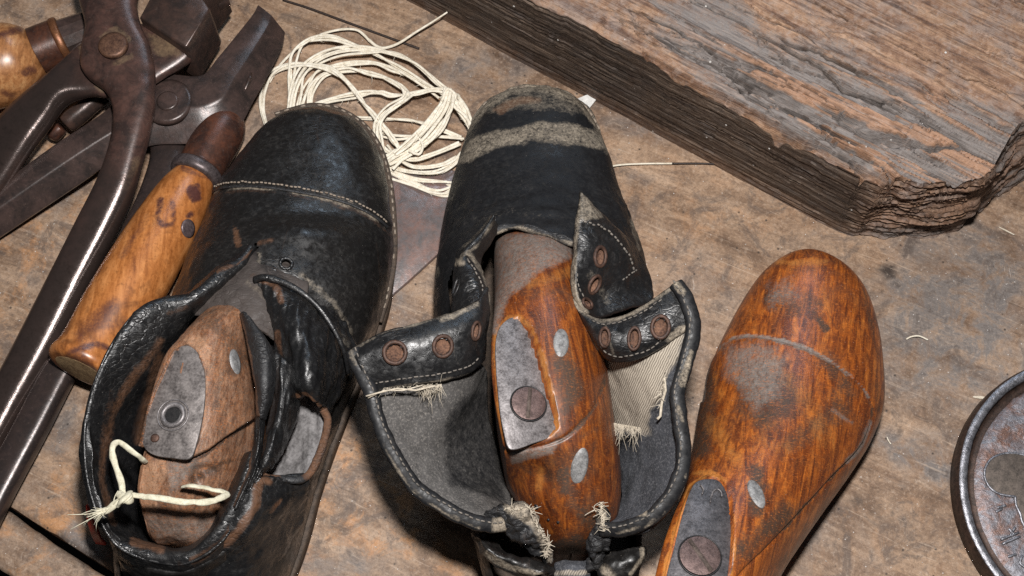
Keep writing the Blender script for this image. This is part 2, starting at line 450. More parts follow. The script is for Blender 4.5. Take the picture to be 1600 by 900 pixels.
def last_wood(name, ang, tone=1.0, dirt=.5, greyer=0.0, coat=.35, rgh=.35, bare=((.40, .135, .022), (.66, .30, .085))):
    m = M(name); at = m.attr()
    g = m.vec((100 * 3.0, 100 * .30, 100 * 1.2), src=m.vec((1, 1, 1), rot=(0, 0, ang)))
    fine = m.vec((100 * 14, 100 * 1.1, 100 * 6), src=m.vec((1, 1, 1), rot=(0, 0, ang)))
    n1 = m.noise(1, 6, .6, 1.2, g); n2 = m.noise(1, 4, .6, .3, fine); n3 = m.noise(.45, 6, .66, .7); n4 = m.noise(1.7, 6, .65, .3)
    T = lambda *c: tuple(q * tone for q in c)
    c = m.ramp(n1, [(.30, T(.060, .014, .004)), (.43, T(.17, .038, .008)), (.54, T(.36, .092, .013)), (.68, T(.56, .175, .028))])
    c = m.mix(m.math('MULTIPLY', m.step(n4, .44, .66), .65), c, T(.12, .030, .008))
    if greyer: c = m.mix(greyer, c, m.mix(m.step(m.math('ADD', m.math('MULTIPLY', m.noise(1, 7, .75, .4, m.vec((100 * 8, 100 * 1.1, 100 * 4), rot=(0, 0, ang))), .6), m.math('MULTIPLY', m.noise(2.2, 7, .75), .4)), .36, .64), (.055, .034, .025), (.44, .30, .205)))
    c = m.mix(m.math('MULTIPLY', m.step(n2, .46, .72), .42), c, (.05, .018, .007))
    dk = m.math('ADD', m.math('MULTIPLY', m.step(n3, .50, .68), dirt), m.mask(at[2], n4), clamp=True)
    c = m.mix(dk, c, m.mix(n2, (.028, .016, .010), (.085, .050, .032)))
    c = m.mix(m.mask(at[1], n1), c, m.mix(m.math('MULTIPLY', n2, n4), T(*bare[0]), T(*bare[1])))
    c = m.mix(m.mask(at[0], n4), c, m.mix(m.noise(3.5, 6, .75), (.045, .036, .031), (.36, .31, .275)))
    gr = m.noise(16, 4, .7, .2); c = m.mix(m.math('MULTIPLY', m.step(gr, .46, .66), .46), c, (.032, .013, .007)); g5 = m.noise(1, 7, .75, .5, m.vec((100 * 7, 100 * 1.6, 100 * 4), rot=(0, 0, ang))); c = m.mix(m.math('MULTIPLY', m.step(g5, .52, .66), .60), c, (.045, .019, .010))
    hl = m.noise(1, 4, .65, .8, m.vec((100 * 5, 100 * 16, 100 * 9), rot=(0, 0, ang))); c = m.mix(m.math('MULTIPLY', m.step(hl, .54, .70), .45), c, T(.66, .20, .036))
    v = m.voro(3.2); c = m.mix(m.math('MULTIPLY', m.step(v, .06, .03), .6), c, (.5, .42, .36))
    r = m.math('MULTIPLY_ADD', n4, .30, .26); r = m.math('ADD', r, m.math('MULTIPLY', m.math('MAXIMUM', dk, at[0]), .2))
    m.bump(m.math('ADD', m.math('MULTIPLY', n2, .35), m.math('ADD', m.math('MULTIPLY', n4, .6), m.math('MULTIPLY', m.noise(9, 4, .6), .2))), rgh, .05)
    return m.out(c, r, spec=.4, coat=coat, coat_rough=.32)

def leather(name, base=(.0065, .0060, .0058), rough=.27, grain=.26, dusty=.20, brown=.2, crack=.5, gsc=11, spec=.55):
    m = M(name); at = m.attr()
    n1 = m.noise(.9, 6, .65, .5); n2 = m.noise(gsc, 4, .6); n3 = m.noise(3.2, 6, .7, .6); n4 = m.noise(.4, 4, .6)
    st = m.noise(1.0, 5, .65, .8, m.vec((180, 35, 120), rot=(0, 0, .5)))
    c = m.mix(n1, base, [q * 2.0 for q in base])
    c = m.mix(m.math('MULTIPLY', m.step(n3, .56, .80), dusty), c, (.11, .095, .08))
    c = m.mix(m.math('MULTIPLY', m.step(st, .63, .78), brown), c, (.10, .045, .02))
    c = m.mix(m.mask(at[1], n3), c, m.mix(m.noise(5, 5, .75), (.020, .012, .008), (.20, .090, .042)))
    c = m.mix(m.mask(at[0], n3), c, m.mix(m.step(m.math('ADD', m.math('MULTIPLY', m.noise(7, 6, .8), .6), m.math('MULTIPLY', m.noise(1.8, 6, .75), .4)), .40, .60), (.022, .018, .015), (.40, .335, .255)))
    c = m.mix(m.mask(at[2], n3), c, (.006, .006, .007))
    sc1 = m.noise(1, 3, .6, 1.5, m.vec((900, 70, 300), rot=(0, 0, .9))); sc2 = m.noise(1, 3, .6, 1.5, m.vec((80, 1000, 300), rot=(0, 0, .35)))
    c = m.mix(m.math('MULTIPLY', m.step(m.math('MULTIPLY', m.math('MAXIMUM', sc1, sc2), m.math('ADD', n4, .5)), .72, .80), .22), c, (.13, .12, .11))
    c = m.mix(m.math('MULTIPLY', m.step(m.noise(9, 5, .75), .60, .72), .28), c, (.060, .054, .048))
    v = m.voro(2.6); c = m.mix(m.math('MULTIPLY', m.step(m.math('ADD', v, m.math('MULTIPLY', n2, .06)), .075, .05), .7), c, (.30, .27, .24))
    r = m.math('ADD', m.math('MULTIPLY_ADD', m.step(n3, .36, .62), .34, rough - .06), m.math('MULTIPLY', m.math('ADD', at[0], at[1]), .3), clamp=True); r = m.math('MULTIPLY_ADD', n2, .12, m.math('SUBTRACT', r, .06))
    wv_ = m.n.new('ShaderNodeVectorMath'); wv_.operation = 'ADD'; nz = m.n.new('ShaderNodeTexNoise'); nz.inputs['Scale'].default_value = 1.6; nz.inputs['Detail'].default_value = 4; m.L(m.cm, nz.inputs['Vector'])
    m.L(m.vec((180, 420, 300), rot=(0, 0, .25)), wv_.inputs[0]); m.L(nz.outputs['Color'], wv_.inputs[1])
    ck = m.voro(1.0, wv_.outputs[0], 'DISTANCE_TO_EDGE'); ckm = m.math('MULTIPLY', m.step(ck, .13, .0), m.step(n4, .42, .60))
    c = m.mix(m.math('MULTIPLY', ckm, .16), c, (.050, .044, .039))
    h = m.math('SUBTRACT', 0.0, m.math('MULTIPLY', ckm, crack * .9)); h = m.math('ADD', h, m.math('ADD', m.math('MULTIPLY', n2, .22), m.math('ADD', m.math('MULTIPLY', n3, crack), m.math('MULTIPLY', n1, .7))))
    m.bump(h, grain, .07)
    return m.out(c, r, spec=spec)

def suede(name, col=(.056, .053, .051), fleck=(.25, .23, .21)):
    m = M(name); at = m.attr()
    n1 = m.noise(9, 5, .8); n2 = m.noise(1.0, 7, .7, .4); n3 = m.noise(3, 5, .65)
    c = m.mix(m.step(n2, .35, .7), col, [q * 1.9 for q in col])
    c = m.mix(m.math('MULTIPLY', m.step(n1, .50, .66), .75), c, fleck)
    c = m.mix(m.mask(at[1], n3), c, (.16, .075, .035))
    wv = m.n.new('ShaderNodeTexWave'); wv.inputs['Scale'].default_value = 3.0; wv.inputs['Distortion'].default_value = 3.5; wv.inputs['Detail'].default_value = 2
    m.L(m.vec((100, 100, 100), rot=(0, 0, .5)), wv.inputs['Vector'])
    c = m.mix(m.mask(at[0], n3), c, m.mix(wv.outputs['Fac'], (.17, .145, .115), (.50, .44, .36)))
    c = m.mix(m.mask(at[2], n3), c, (.012, .012, .013))
    m.bump(m.math('ADD', n1, m.math('MULTIPLY', n3, .6)), .5, .05)
    return m.out(c, .9, spec=.12)

def steel(name, film=.75, rust=(.075, .040, .030), dark=(.020, .014, .013), bare=(.088, .066, .058), rough=(.18, .34), bump=.25, painted=False):
    """iron under a broken film of brown rust; where hands polish it (paint blue) more bare metal shows"""
    m = M(name); n1 = m.noise(.9, 7, .7, .5); n2 = m.noise(6, 6, .75); n3 = m.noise(2.5, 7, .72, .4)
    f = m.math('MULTIPLY', m.step(m.math('ADD', m.math('MULTIPLY', n3, .6), m.math('MULTIPLY', n2, .4)), .36, .56), .35); f = m.math('ADD', f, film - .2, clamp=True)
    c = m.mix(m.step(n1, .38, .62), dark, rust); c = m.mix(m.math('MULTIPLY', m.step(n2, .52, .68), .5), c, dark); c = m.mix(m.math('MULTIPLY', m.step(n2, .42, .30), .45), c, (.19, .13, .11))
    if painted:
        at = m.attr(); c = m.mix(m.mask(at[1], n3), c, (.17, .115, .07)); f = m.math('SUBTRACT', f, m.math('MULTIPLY', at[2], .45), clamp=True)
        c = m.mix(at[2], c, m.mix(n1, (.010, .008, .009), (.032, .019, .016)))
    c = m.mix(f, bare, c); met = m.math('SUBTRACT', 1.0, m.math('MULTIPLY', f, .92), clamp=True)
    r = m.math('MULTIPLY_ADD', n3, rough[1] - rough[0], m.math('MULTIPLY_ADD', f, .12, rough[0] - .06))
    if painted: r = m.math('SUBTRACT', r, m.math('MULTIPLY', at[2], .06))
    m.bump(m.math('ADD', m.math('MULTIPLY', n2, .35), n3), bump, .04)
    return m.out(c, r, metal=met, spec=.5)

def plain(name, c1, c2, rough=.6, metal=0, scale=4, bump=.3, spec=.4):
    m = M(name); n = m.noise(scale, 6, .65, .3); n2 = m.noise(scale * 5, 3, .6)
    m.bump(m.math('ADD', n, m.math('MULTIPLY', n2, .4)), bump, .04)
    return m.out(m.mix(m.step(m.math('ADD', m.math('MULTIPLY', n, .6), m.math('MULTIPLY', n2, .4)), .38, .62), c1, c2), rough, metal=metal, spec=spec)

# ------------------------------------------------------------------ the setting: workbench boards
gA, gB = P(10, 790), P(170, 893)                      # gap between the boards
e_b = unit(gB - gA); n_b = np.array([-e_b[1], e_b[0], 0.0])     # n_b points away from the viewer, over the main board
if n_b[1] < 0: n_b = -n_b
ANG = math.atan2(e_b[1], e_b[0])
bench_m = wood_surface('bench wood', ANG + .10)
us = np.concatenate([np.linspace(-90, -34, 12), np.linspace(-33.5, 38, 260), np.linspace(39, 100, 12)])
vs = np.concatenate([[-0.02], np.linspace(0.0, 46, 170), np.linspace(48, 120, 12)])
O = P(90, 838)
V = np.array([[O + e_b * u + n_b * v for u in us] for v in vs]).reshape(-1, 3)
nu_ = len(us)
fr = V[:nu_].copy()
wob = (fbm(fr * .5, 3, 4) - .5) * .35
V[:nu_] += n_b * wob[:, None]; V[nu_:2*nu_] += n_b * (wob[:, None] + .0)
V[2*nu_:, 2] += ((fbm(V[2*nu_:] * .35, 3, 8) - .5) * .06)
V[:nu_, 2] = -3.2
V[nu_:2*nu_, 2] = -.18; 
F = grid_faces(len(vs), nu_)
bench_paint = paint(V, [
    ('area', [(1390, 430), (1600, 380), (1600, 600), (1480, 640), (1400, 600), (1370, 500)], 40, 0, .95),
    ('area', [(1400, 370), (1560, 340), (1600, 480), (1420, 470)], 30, 0, .7),
    ('line', [(1430, 700), (1500, 690)], 22, 0, .8), ('line', [(1250, 850), (1300, 800)], 12, 0, .5),
    ('line', [(1380, 690), (1470, 740)], 18, 0, .9),
    ('line', [(700, 110), (800, 90)], 26, 0, .7), ('line', [(960, 190), (1060, 205)], 16, 0, .6), ('line', [(990, 275), (1010, 280)], 10, 0, .7),
    ('line', [(60, 320), (110, 305)], 14, 0, .9), ('line', [(90, 690), (110, 640)], 18, 0, .7), ('line', [(110, 830), (150, 870)], 12, 0, .9),
    ('line', [(480, 780), (620, 720)], 5, 0, .5), ('line', [(440, 880), (560, 880)], 16, 0, .7),
    ('line', [(620, 440), (640, 520)], 14, 0, .6),
    ('line', [(10, 800), (60, 828), (170, 893)], 6, 2, .9),
    ('line', [(1340, 785), (1370, 800)], 9, 2, .5), ('line', [(1382, 422), (1392, 424)], 5, 2, 1.0), ('line', [(1245, 375), (1248, 385)], 2, 2, .8),
    ('line', [(480, 790), (530, 830)], 3, 2, .6), ('line', [(500, 800), (570, 850)], 2, 2, .5),
    ('area', [(0, 100), (120, 170), (220, 400), (150, 640), (0, 700)], 60, 1, .75), ('area', [(460, 900), (480, 760), (560, 580), (640, 760), (740, 900)], 50, 1, .95), ('area', [(60, 900), (10, 800), (130, 700), (160, 860)], 30, 1, .8),
    ('area', [(980, 300), (1200, 300), (1130, 420), (1060, 420)], 60, 1, .22)], 3, 14)
mesh('workbench_top', (V, F), bench_m, base=(0, 0, 0), attr=bench_paint, kind='structure', sharp=50)
# front edging strip of the bench
us2 = np.linspace(-40, 40, 200); prof = [(-.55, -3.2), (-.45, -.30), (-.62, -.12), (-1.2, -.02), (-2.1, -.03), (-2.75, -.10), (-2.95, -.3), (-3.0, -3.2)]
V = []
for v, z in prof:
    for u in us2:
        p = O + e_b * u + n_b * (v + .1); V.append([p[0], p[1], z])
V = np.array(V); V[:, :2] += (n_b[None, :2] * ((fbm(V * .6, 4, 21) - .5) * .4)[:, None])
mesh('workbench_front_edging', fix(V, grid_faces(len(prof), len(us2)))[0:2], bench_m, base=(0, 0, 0),
     attr=paint(V, [('line', [(0, 800), (165, 893)], 10, 2, .6), ('line', [(-20, 810), (165, 920)], 60, 1, .9)], 5, 8), kind='structure')
fl = np.array([[-300, -300, -80], [300, -300, -80], [300, 300, -80], [-300, 300, -80]], float)
mesh('floor', (fl, [(0, 1, 2, 3)]), plain('floor', (.02, .018, .016), (.035, .03, .027), .9), base=(0, 0, -80), kind='structure')

# ------------------------------------------------------------------ weathered wooden block, upper right
HB = 7.2
fa, fb = P(840, 0, HB), P(1375, 279, HB)
e = unit(np.array([*(fb - fa)[:2], 0])); n = np.array([-e[1], e[0], 0.0])
if n[1] < 0: n = -n
edge_px = [(1384, 281), (1406, 278), (1440, 284), (1500, 285), (1535, 278), (1552, 262), (1556, 240), (1566, 222), (1600, 185), (1660, 150), (1760, 120)]
ol = [P(x, y, HB) for x, y in edge_px]
front = [fa + e * t for t in np.linspace(-26, np.dot(fb - fa, e) - .1, 40)]
curve = np.vstack([front, ol])
s_ = np.linalg.norm(np.diff(curve, axis=0), axis=1); 
us = np.concatenate([[0], np.cumsum(s_)])
dense = np.concatenate([np.linspace(0, 22, 60), np.arange(22.1, us[-1], .085)])
C0 = np.array([[np.interp(t, us, curve[:, k]) for k in range(3)] for t in dense])
vs = np.concatenate([np.linspace(0, 9, 120), np.linspace(9.1, 22, 90), np.linspace(23, 60, 10)])
nu_ = len(dense); top = np.zeros((len(vs), nu_, 3))
for k, v in enumerate(vs): top[k] = C0 + n * v
al = (top - fa) @ e; ac = (top - fa) @ n
end = al - np.dot(fb - fa, e)                          # >0 past the corner
Xn = np.stack([al * .16, ac * 1.15, np.zeros_like(al)], -1)
warp = (fbm(np.stack([al * .25, ac * .5, al * 0], -1), 4, 31) - .5)
Xw = np.stack([al * .085 + warp * .5, ac * 1.9 + warp * 1.1, al * 0], -1)
big = fbm(Xw, 5, 33)
fine = fbm(np.stack([al * .35, ac * 6.5 + warp * 3, al * 0], -1), 4, 35, .65)
fis = 1 - np.abs(2 * fbm(np.stack([al * .10 + warp * .4, ac * .75 + warp * 1.5, al * 0 + 5], -1), 3, 37) - 1)
wear = sstep(7.5, .5, ac - .12 * (al - 10)) * sstep(4, 15, al)
wear = np.clip(wear + sstep(-9, 1, end) * sstep(9, 2, ac) * .6, 0, 1)
terr = np.floor(big * 11 + fine * .35) / 11; terr = terr * .7 + big * .3
dz = (terr - .62) * 1.9 * wear + (fine - .5) * (.10 + .16 * wear) - sstep(.90, .985, fis) * .75 * wear - sstep(.955, .99, fis) * .12
dz += (fbm(np.stack([al * .3, ac * 2.2, al * 0], -1), 4, 39) - .5) * .16
crack = np.exp(-((ac - (1.15 + .5 * (fbm(np.stack([al * .3, al * 0, al * 0], -1), 3, 41) - .5))) / .06) ** 2) * sstep(9, 12, al) * sstep(1.5, -1, end)
crack2 = np.exp(-((ac - (4.6 - .05 * (al - 12) + 1.3 * (fbm(np.stack([al * .35, al * 0, al * 0], -1), 4, 43) - .5))) / .10) ** 2) * sstep(11, 13, al) * sstep(0, -1.5, end)
gk = np.random.default_rng(3)
for k in range(34):
    a0, L_, c0 = gk.uniform(-4, 26), gk.uniform(2.5, 9), gk.choice([gk.uniform(.2, 3.5), gk.uniform(.5, 8), gk.uniform(3, 16)])
    wnd = (fbm(np.stack([al * .45, al * 0 + k, al * 0], -1), 4, 60 + k) - .5) * .9
    w_k = gk.uniform(.025, .075); st_k = gk.uniform(.35, 1)
    crack = np.maximum(crack, st_k * np.exp(-((ac - c0 - wnd) / w_k) ** 2) * sstep(a0, a0 + 1, al) * sstep(a0 + L_, a0 + L_ - 1.2, al))
dz -= crack * .42 + crack2 * .7
dz = np.minimum(dz, .35); lip = sstep(.35, 0, ac) ; dz -= lip * (.25 + .3 * wear)
shift = (fbm(np.stack([al * .8, ac * 0, al * 0], -1), 4, 45) - .5) * .35 * sstep(.6, 0, ac)
top = top + n * shift[..., None]; top[..., 2] += dz
nside = 70; side = np.zeros((nside, nu_, 3)); zt = top[0, :, 2]
tg = unit(np.gradient(C0, axis=0)); outw = np.cross(tg, [0, 0, 1.0]);
if np.dot(outw[10], n) > 0: outw = -outw
rot = sstep(-1.0, 1.2, end[0]); saws = []; flare = sstep(1530, 1575, proj(C0)[:, 0])
for k in range(nside):
    q = (k + 1) / nside; z = zt * (1 - q)
    lay = fbm(np.stack([dense * .16, z * 7.5 + (fbm(np.stack([dense*.5, z*.4, z*0], -1), 3, 50) - .5) * .8, z * 0], -1), 4, 51)
    t_ = z * 2.5 + 2.2 * fbm(np.stack([dense * .22, z * .45, z * 0], -1), 4, 71) + .5 * fbm(np.stack([dense * 1.1, z * .9, z * 0], -1), 3, 72); saw = t_ - np.floor(t_); saws.append(saw)
    ridg = saw * .5 + lay * .5
    d = (saw - .5) * (.035 + .15 * rot * (1 - .85 * flare)) + (lay - .5) * (.22 + .05 * rot) + .08 * rot + (fbm(np.stack([dense*.45, z*.9, z*0+9], -1), 3, 57) - .5) * .8 * rot + (fbm(np.stack([dense*1.8, z*9, z*0], -1), 4, 53, .65) - .5) * (.05 + .20 * rot * (1 - .6 * flare))
    under = -1.3 * q ** .7 * flare + .25 * q * rot
    side[k] = C0 + n * (shift[0] * (1 - q))[:, None] + outw * (d - under)[:, None]; side[k, :, 2] = z
VV = np.vstack([side[::-1].reshape(-1, 3), top.reshape(-1, 3)])
F = grid_faces(nside + len(vs), nu_)
gr = np.zeros((len(VV), 4)); ns_ = nside * nu_
gtop = np.clip(sstep(.05, -.28, dz - .1 * wear) * (.35 + .65 * wear), 0, 1)
gr[ns_:, 0] = np.clip(gtop + .55 * sstep(.55, .72, fbm(np.stack([al * .12, ac * .35, al * 0], -1), 4, 55)), 0, 1).ravel()
gr[:, 0] *= 1; gr[ns_:, 0] *= sstep(0, .5, ac).ravel()
gr[ns_:, 1] = (sstep(-.10, .16, dz + .04 + .3 * (fine - .5)) * (.25 + .75 * wear) * .8).ravel()
gr[ns_:, 2] = np.clip(crack + crack2 * .9, 0, 1).ravel()
zz = side[::-1][..., 2]; SW = np.array(saws)[::-1]
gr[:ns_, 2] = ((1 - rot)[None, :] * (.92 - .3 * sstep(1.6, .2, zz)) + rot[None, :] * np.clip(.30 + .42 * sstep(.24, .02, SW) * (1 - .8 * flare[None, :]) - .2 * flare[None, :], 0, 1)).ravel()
gr[:ns_, 1] = (rot[None, :] * np.clip(.2 + .9 * (fbm(np.stack([np.broadcast_to(dense * .4, zz.shape), zz * 3, zz * 0], -1), 3, 77) - .35), 0, .9)).ravel()
gr[:ns_, 0] = (rot[None, :] * (.10 + .7 * flare[None, :] + .35 * sstep(2.5, .6, zz)) + .25 * sstep(1.6, .2, zz)).ravel()
gr[:, 3] = 1
m = M('weathered block wood'); at = m.attr(); bang = math.atan2(e[1], e[0])
g = m.vec((100 * .10, 100 * 1.6, 100 * 2.2), src=m.vec((1, 1, 1), rot=(0, 0, -bang)))
g2 = m.vec((100 * .45, 100 * 8, 100 * 8), src=m.vec((1, 1, 1), rot=(0, 0, -bang)))
n1 = m.noise(1, 7, .62, .7, g); n2 = m.noise(1, 5, .6, .3, g2); n3 = m.noise(.5, 6, .65, .5); n4 = m.noise(2.2, 6, .68, .3)
n6 = m.noise(4.0, 7, .75, .3); g4 = m.vec((100 * .35, 100 * 4.5, 100 * 4.5), src=m.vec((1, 1, 1), rot=(0, 0, -bang))); n7 = m.noise(1, 7, .72, .8, g4)
c = m.ramp(m.math('ADD', m.math('MULTIPLY', n1, .6), m.math('MULTIPLY', n4, .4)), [(.34, (.080, .040, .024)), (.45, (.205, .112, .068)), (.55, (.345, .207, .128)), (.66, (.50, .325, .212))])
c = m.mix(m.math('MULTIPLY', m.step(m.math('ADD', m.math('MULTIPLY', n3, .6), m.math('MULTIPLY', n4, .4)), .48, .58), .50), c, m.mix(n6, (.11, .098, .098), (.36, .31, .29)))
c = m.mix(m.mask(at[0], n4), c, m.mix(n6, (.060, .054, .052), (.345, .305, .285)))
c = m.mix(m.mask(at[1], n7), c, m.mix(n7, (.17, .080, .048), (.54, .325, .205)))
c = m.mix(m.math('MULTIPLY', m.step(n7, .54, .68), .70), c, (.050, .030, .024)); c = m.mix(m.math('MULTIPLY', m.step(n7, .45, .34), .40), c, (.52, .36, .27))
c = m.mix(m.math('MULTIPLY', m.step(n2, .52, .68), .60), c, (.045, .028, .022))
c = m.mix(m.math('MULTIPLY', m.step(n6, .52, .70), .60), c, (.085, .062, .055)); c = m.mix(m.math('MULTIPLY', m.step(n6, .44, .30), .40), c, (.50, .42, .38))
g3 = m.vec((100 * .30, 100 * 13, 100 * 13), src=m.vec((1, 1, 1), rot=(0, 0, -bang))); n5 = m.noise(1, 6, .7, .2, g3)
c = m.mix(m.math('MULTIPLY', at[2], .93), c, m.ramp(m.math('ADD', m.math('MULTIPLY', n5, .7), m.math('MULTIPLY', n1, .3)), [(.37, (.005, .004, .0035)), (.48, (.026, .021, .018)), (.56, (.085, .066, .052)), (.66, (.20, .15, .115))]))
v = m.voro(.7, m.vec((100, 100, 100), loc=(2, 1, 0))); c = m.mix(m.step(v, .05, .035), c, (.6, .58, .55))
m.bump(m.math('ADD', m.math('MULTIPLY', n1, .8), m.math('ADD', m.math('MULTIPLY', n2, .6), m.math('MULTIPLY', n4, .5))), .7, .12)
block_m = m.out(c, m.math('MULTIPLY_ADD', n4, .25, .5), spec=.35)
mesh('wooden_block', (VV, F), block_m, attr=gr, sharp=60, label='thick weathered wooden block with splintered corner on the bench', cat='wood block', base=(20, 15, 0))

# ------------------------------------------------------------------ materials for the things
blk = leather('black leather')
blk_shiny = leather('polished black leather', base=(.0060, .0060, .0064), rough=.25, grain=.40, dusty=.14, brown=.15, crack=.9, spec=.62)
blk_matt = leather('matt black leather', base=(.0065, .0066, .0074), rough=.40, grain=.16, dusty=.12, brown=.05, crack=.3, gsc=14, spec=.30)
rim_l = leather('cracked leather edge', base=(.011, .011, .012), rough=.42, grain=.6, dusty=.3, brown=.35, crack=1.2)
sole_m = plain('sole edge', (.03, .022, .017), (.10, .07, .05), .75)
welt_m = plain('waxed welt thread', (.16, .12, .09), (.36, .30, .24), .8)
thread_m = plain('thread', (.055, .05, .045), (.24, .21, .18), .8)
suede_m = suede('inside leather')
lin_m = suede('worn lining', (.040, .042, .048), (.20, .20, .21))
grey_lin = plain('grey lining', (.085, .08, .08), (.24, .23, .23), .8, scale=1.5)
rust_m = plain('rusty eyelet', (.022, .014, .012), (.11, .058, .040), .6, .3, 5)
blackmet = plain('black enamel', (.012, .012, .013), (.03, .028, .028), .4, .3, 5)
fray_m = plain('frayed cloth', (.34, .29, .22), (.60, .53, .43), .9)
last1_m = last_wood('worn greyed last wood', .3, .86,   .36, .66, .0, .9, ((.36, .19, .11), (.62, .40, .26)))
worn_plate = plain('worn grey brown plate', (.060, .052, .050), (.24, .215, .205), .5, .4, 1.6, .4)
last2_m = last_wood('oiled last wood', -.15, .72, .62, 0, .22)
last3_m = last_wood('varnished last wood', .25, 1.0, .42, 0, .30)
plate_m = plain('zinc plate', (.070, .062, .062), (.265, .245, .245), .47, .5, 2.2, .35)
plate_d = plain('dark iron plate', (.045, .043, .046), (.15, .14, .145), .45, .6, 2.0, .3)
screw_m = plain('rusty screw', (.06, .040, .037), (.17, .115, .105), .48, .6, 3, .4)
slot_m = plain('packed slot', (.030, .021, .018), (.12, .09, .075), .8)
pin_m = plain('lead pin', (.10, .098, .098), (.34, .335, .33), .55, .3, 3)
steel_m = steel('dark forged steel', .72)
steel_r = steel('brown forged steel', .86, rust=(.070, .044, .038), dark=(.024, .018, .017))
steel_p = steel('handworn steel', .70, rust=(.040, .026, .024), dark=(.012, .010, .011))
def handle_wood(name, cols, blot=.7):
    m = M(name); n1 = m.noise(.6, 6, .6, .6); n3 = m.noise(1.0, 5, .6, .3)
    gr_ = m.noise(1, 5, .6, .4, m.vec((100 * 2.2, 100 * .35, 100 * 1.5), rot=(0, 0, .45)))
    fl_ = m.noise(1, 4, .6, .2, m.vec((100 * 9, 100 * 1.3, 100 * 5), rot=(0, 0, .45)))
    c = m.ramp(gr_, [(.3, cols[0]), (.5, cols[1]), (.7, cols[2])])
    c = m.mix(m.math('MULTIPLY', m.step(fl_, .52, .72), .45), c, cols[0])
    n9 = m.noise(5, 6, .75, .3); c = m.mix(m.math('MULTIPLY', m.step(n9, .52, .70), .60), c, [q * .5 for q in cols[0]]); c = m.mix(m.math('MULTIPLY', m.step(n9, .44, .32), .3), c, [min(1, q * 1.3) for q in cols[2]])
    at = m.attr()
    c = m.mix(m.mask(at[2], n3), c, m.mix(n9, (.035, .014, .012), (.12, .045, .035)))
    c = m.mix(m.math('MULTIPLY', m.step(n1, .55, .7), blot), c, (.10, .036, .014))
    m.bump(m.math('ADD', gr_, fl_), .15, .03)
    return m.out(c, .34, spec=.4, coat=.25, coat_rough=.3)
awl_wood = handle_wood('awl handle wood', ((.19, .058, .014), (.39, .140, .038), (.56, .235, .078)), .75)
ham_wood = handle_wood('tool handle wood', ((.15, .060, .022), (.36, .155, .058), (.55, .30, .13)), .75)
ferr_m = steel('brown ferrule', .88, rust=(.11, .040, .022), dark=(.030, .014, .011), rough=(.22, .36))
iron_m = plain('grey cast iron', (.10, .10, .108), (.42, .42, .46), .40, .75, 3.5, .8)
iron_d = plain('dark cast iron', (.020, .015, .013), (.085, .052, .040), .55, .5, 3, .5)
def rusty_iron():
    m = M('rusty cast iron'); n1 = m.noise(1.1, 6, .66, .6); n2 = m.noise(6, 5, .7); n3 = m.noise(2.6, 6, .7, .5)
    c = m.mix(m.step(n1, .42, .60), (.22, .22, .245), (.20, .115, .090)); c = m.mix(m.math('MULTIPLY', m.step(n2, .45, .7), .6), c, (.075, .062, .060)); c = m.mix(m.math('MULTIPLY', m.step(n3, .56, .70), .7), c, (.42, .42, .46))
    m.bump(m.math('ADD', n3, m.math('MULTIPLY', n2, .6)), .7, .07); return m.out(c, m.math('MULTIPLY_ADD', n3, .3, .28), metal=.55, spec=.5)
iron_r = rusty_iron()
string_m = plain('old string', (.42, .39, .28), (.70, .66, .52), .85, 0, 3, .5)
twine_m = plain('cream twine', (.60, .53, .41), (.90, .84, .72), .85, 0, 3, .4)
def flat_attr(n): return np.tile(np.array([[0, 0, 0, 1.0]]), (n, 1))
def add(name, VF, mat, parent, blobs=None, seed=0, rough=5, **kw):
    return mesh(name, VF, mat, parent, attr=paint(VF[0], blobs or [], seed, rough), **kw)

# ------------------------------------------------------------------ helpers for lasts
def plane_from(p3):
    a, b, c = [P(*q) for q in p3]; n = unit(np.cross(b - a, c - a)); return a, (n if np.dot(n, CAM - a) > 0 else -n)
def press(V, F, poly, o, n, depth=0.0):
    """flatten the wood under a metal plate"""
    FACE = np.sum(vnormals(V, F) * unit(CAM - V), 1)
    q = in_poly(proj(V), poly) & (FACE > .0) & (V[:, 2] > 4)
    h = (V[q] - o) @ n; W = V.copy(); W[q] = V[q] - n * (h * np.where(h > 0, 1, sstep(.9, .35, -h)))[:, None]; return W
def plate(name, poly, o, n, mat, parent, th=.07, lift=.02, jit=.012):
    q = crom(np.array(poly, float), 90, closed=True)
    p3 = np.array([on_plane(x, y, o, n) for x, y in q]) + n * lift
    p3 += (fbm(p3 * 1.5, 3, 12) - .5)[:, None] * jit * 2
    return mesh(name, slab(p3, n, th, .025), mat, parent, sharp=40), p3
def screw(px, py, o, n, r, parent, ang, mat=None, lift=.1):
    c = on_plane(px, py, o, n) + n * lift; x = unit(np.cross(n, [0, 1, .1])); y = np.cross(n, x)
    d = math.cos(ang) * x + math.sin(ang) * y; w = np.cross(n, d)
    s = mesh('screw', disc(c, n, r, .10, 36, .2, .03), mat or screw_m, parent, sharp=40)
    bx = lambda L, W, z0, z1: (np.array([c + d*a*L + w*b*W + n*z for z in (z0, z1) for a, b in ((-1,-1),(1,-1),(1,1),(-1,1))]),
         [(0,3,2,1),(4,5,6,7),(0,1,5,4),(1,2,6,5),(2,3,7,6),(3,0,4,7)])
    mesh('screw_slot', bx(r*.93, r*.115, .05, .138), slot_m, s)
    mesh('screw_rim', ring(c + n*.03, n, r*1.06, .035, 40, 6), blackmet, s)
    return s
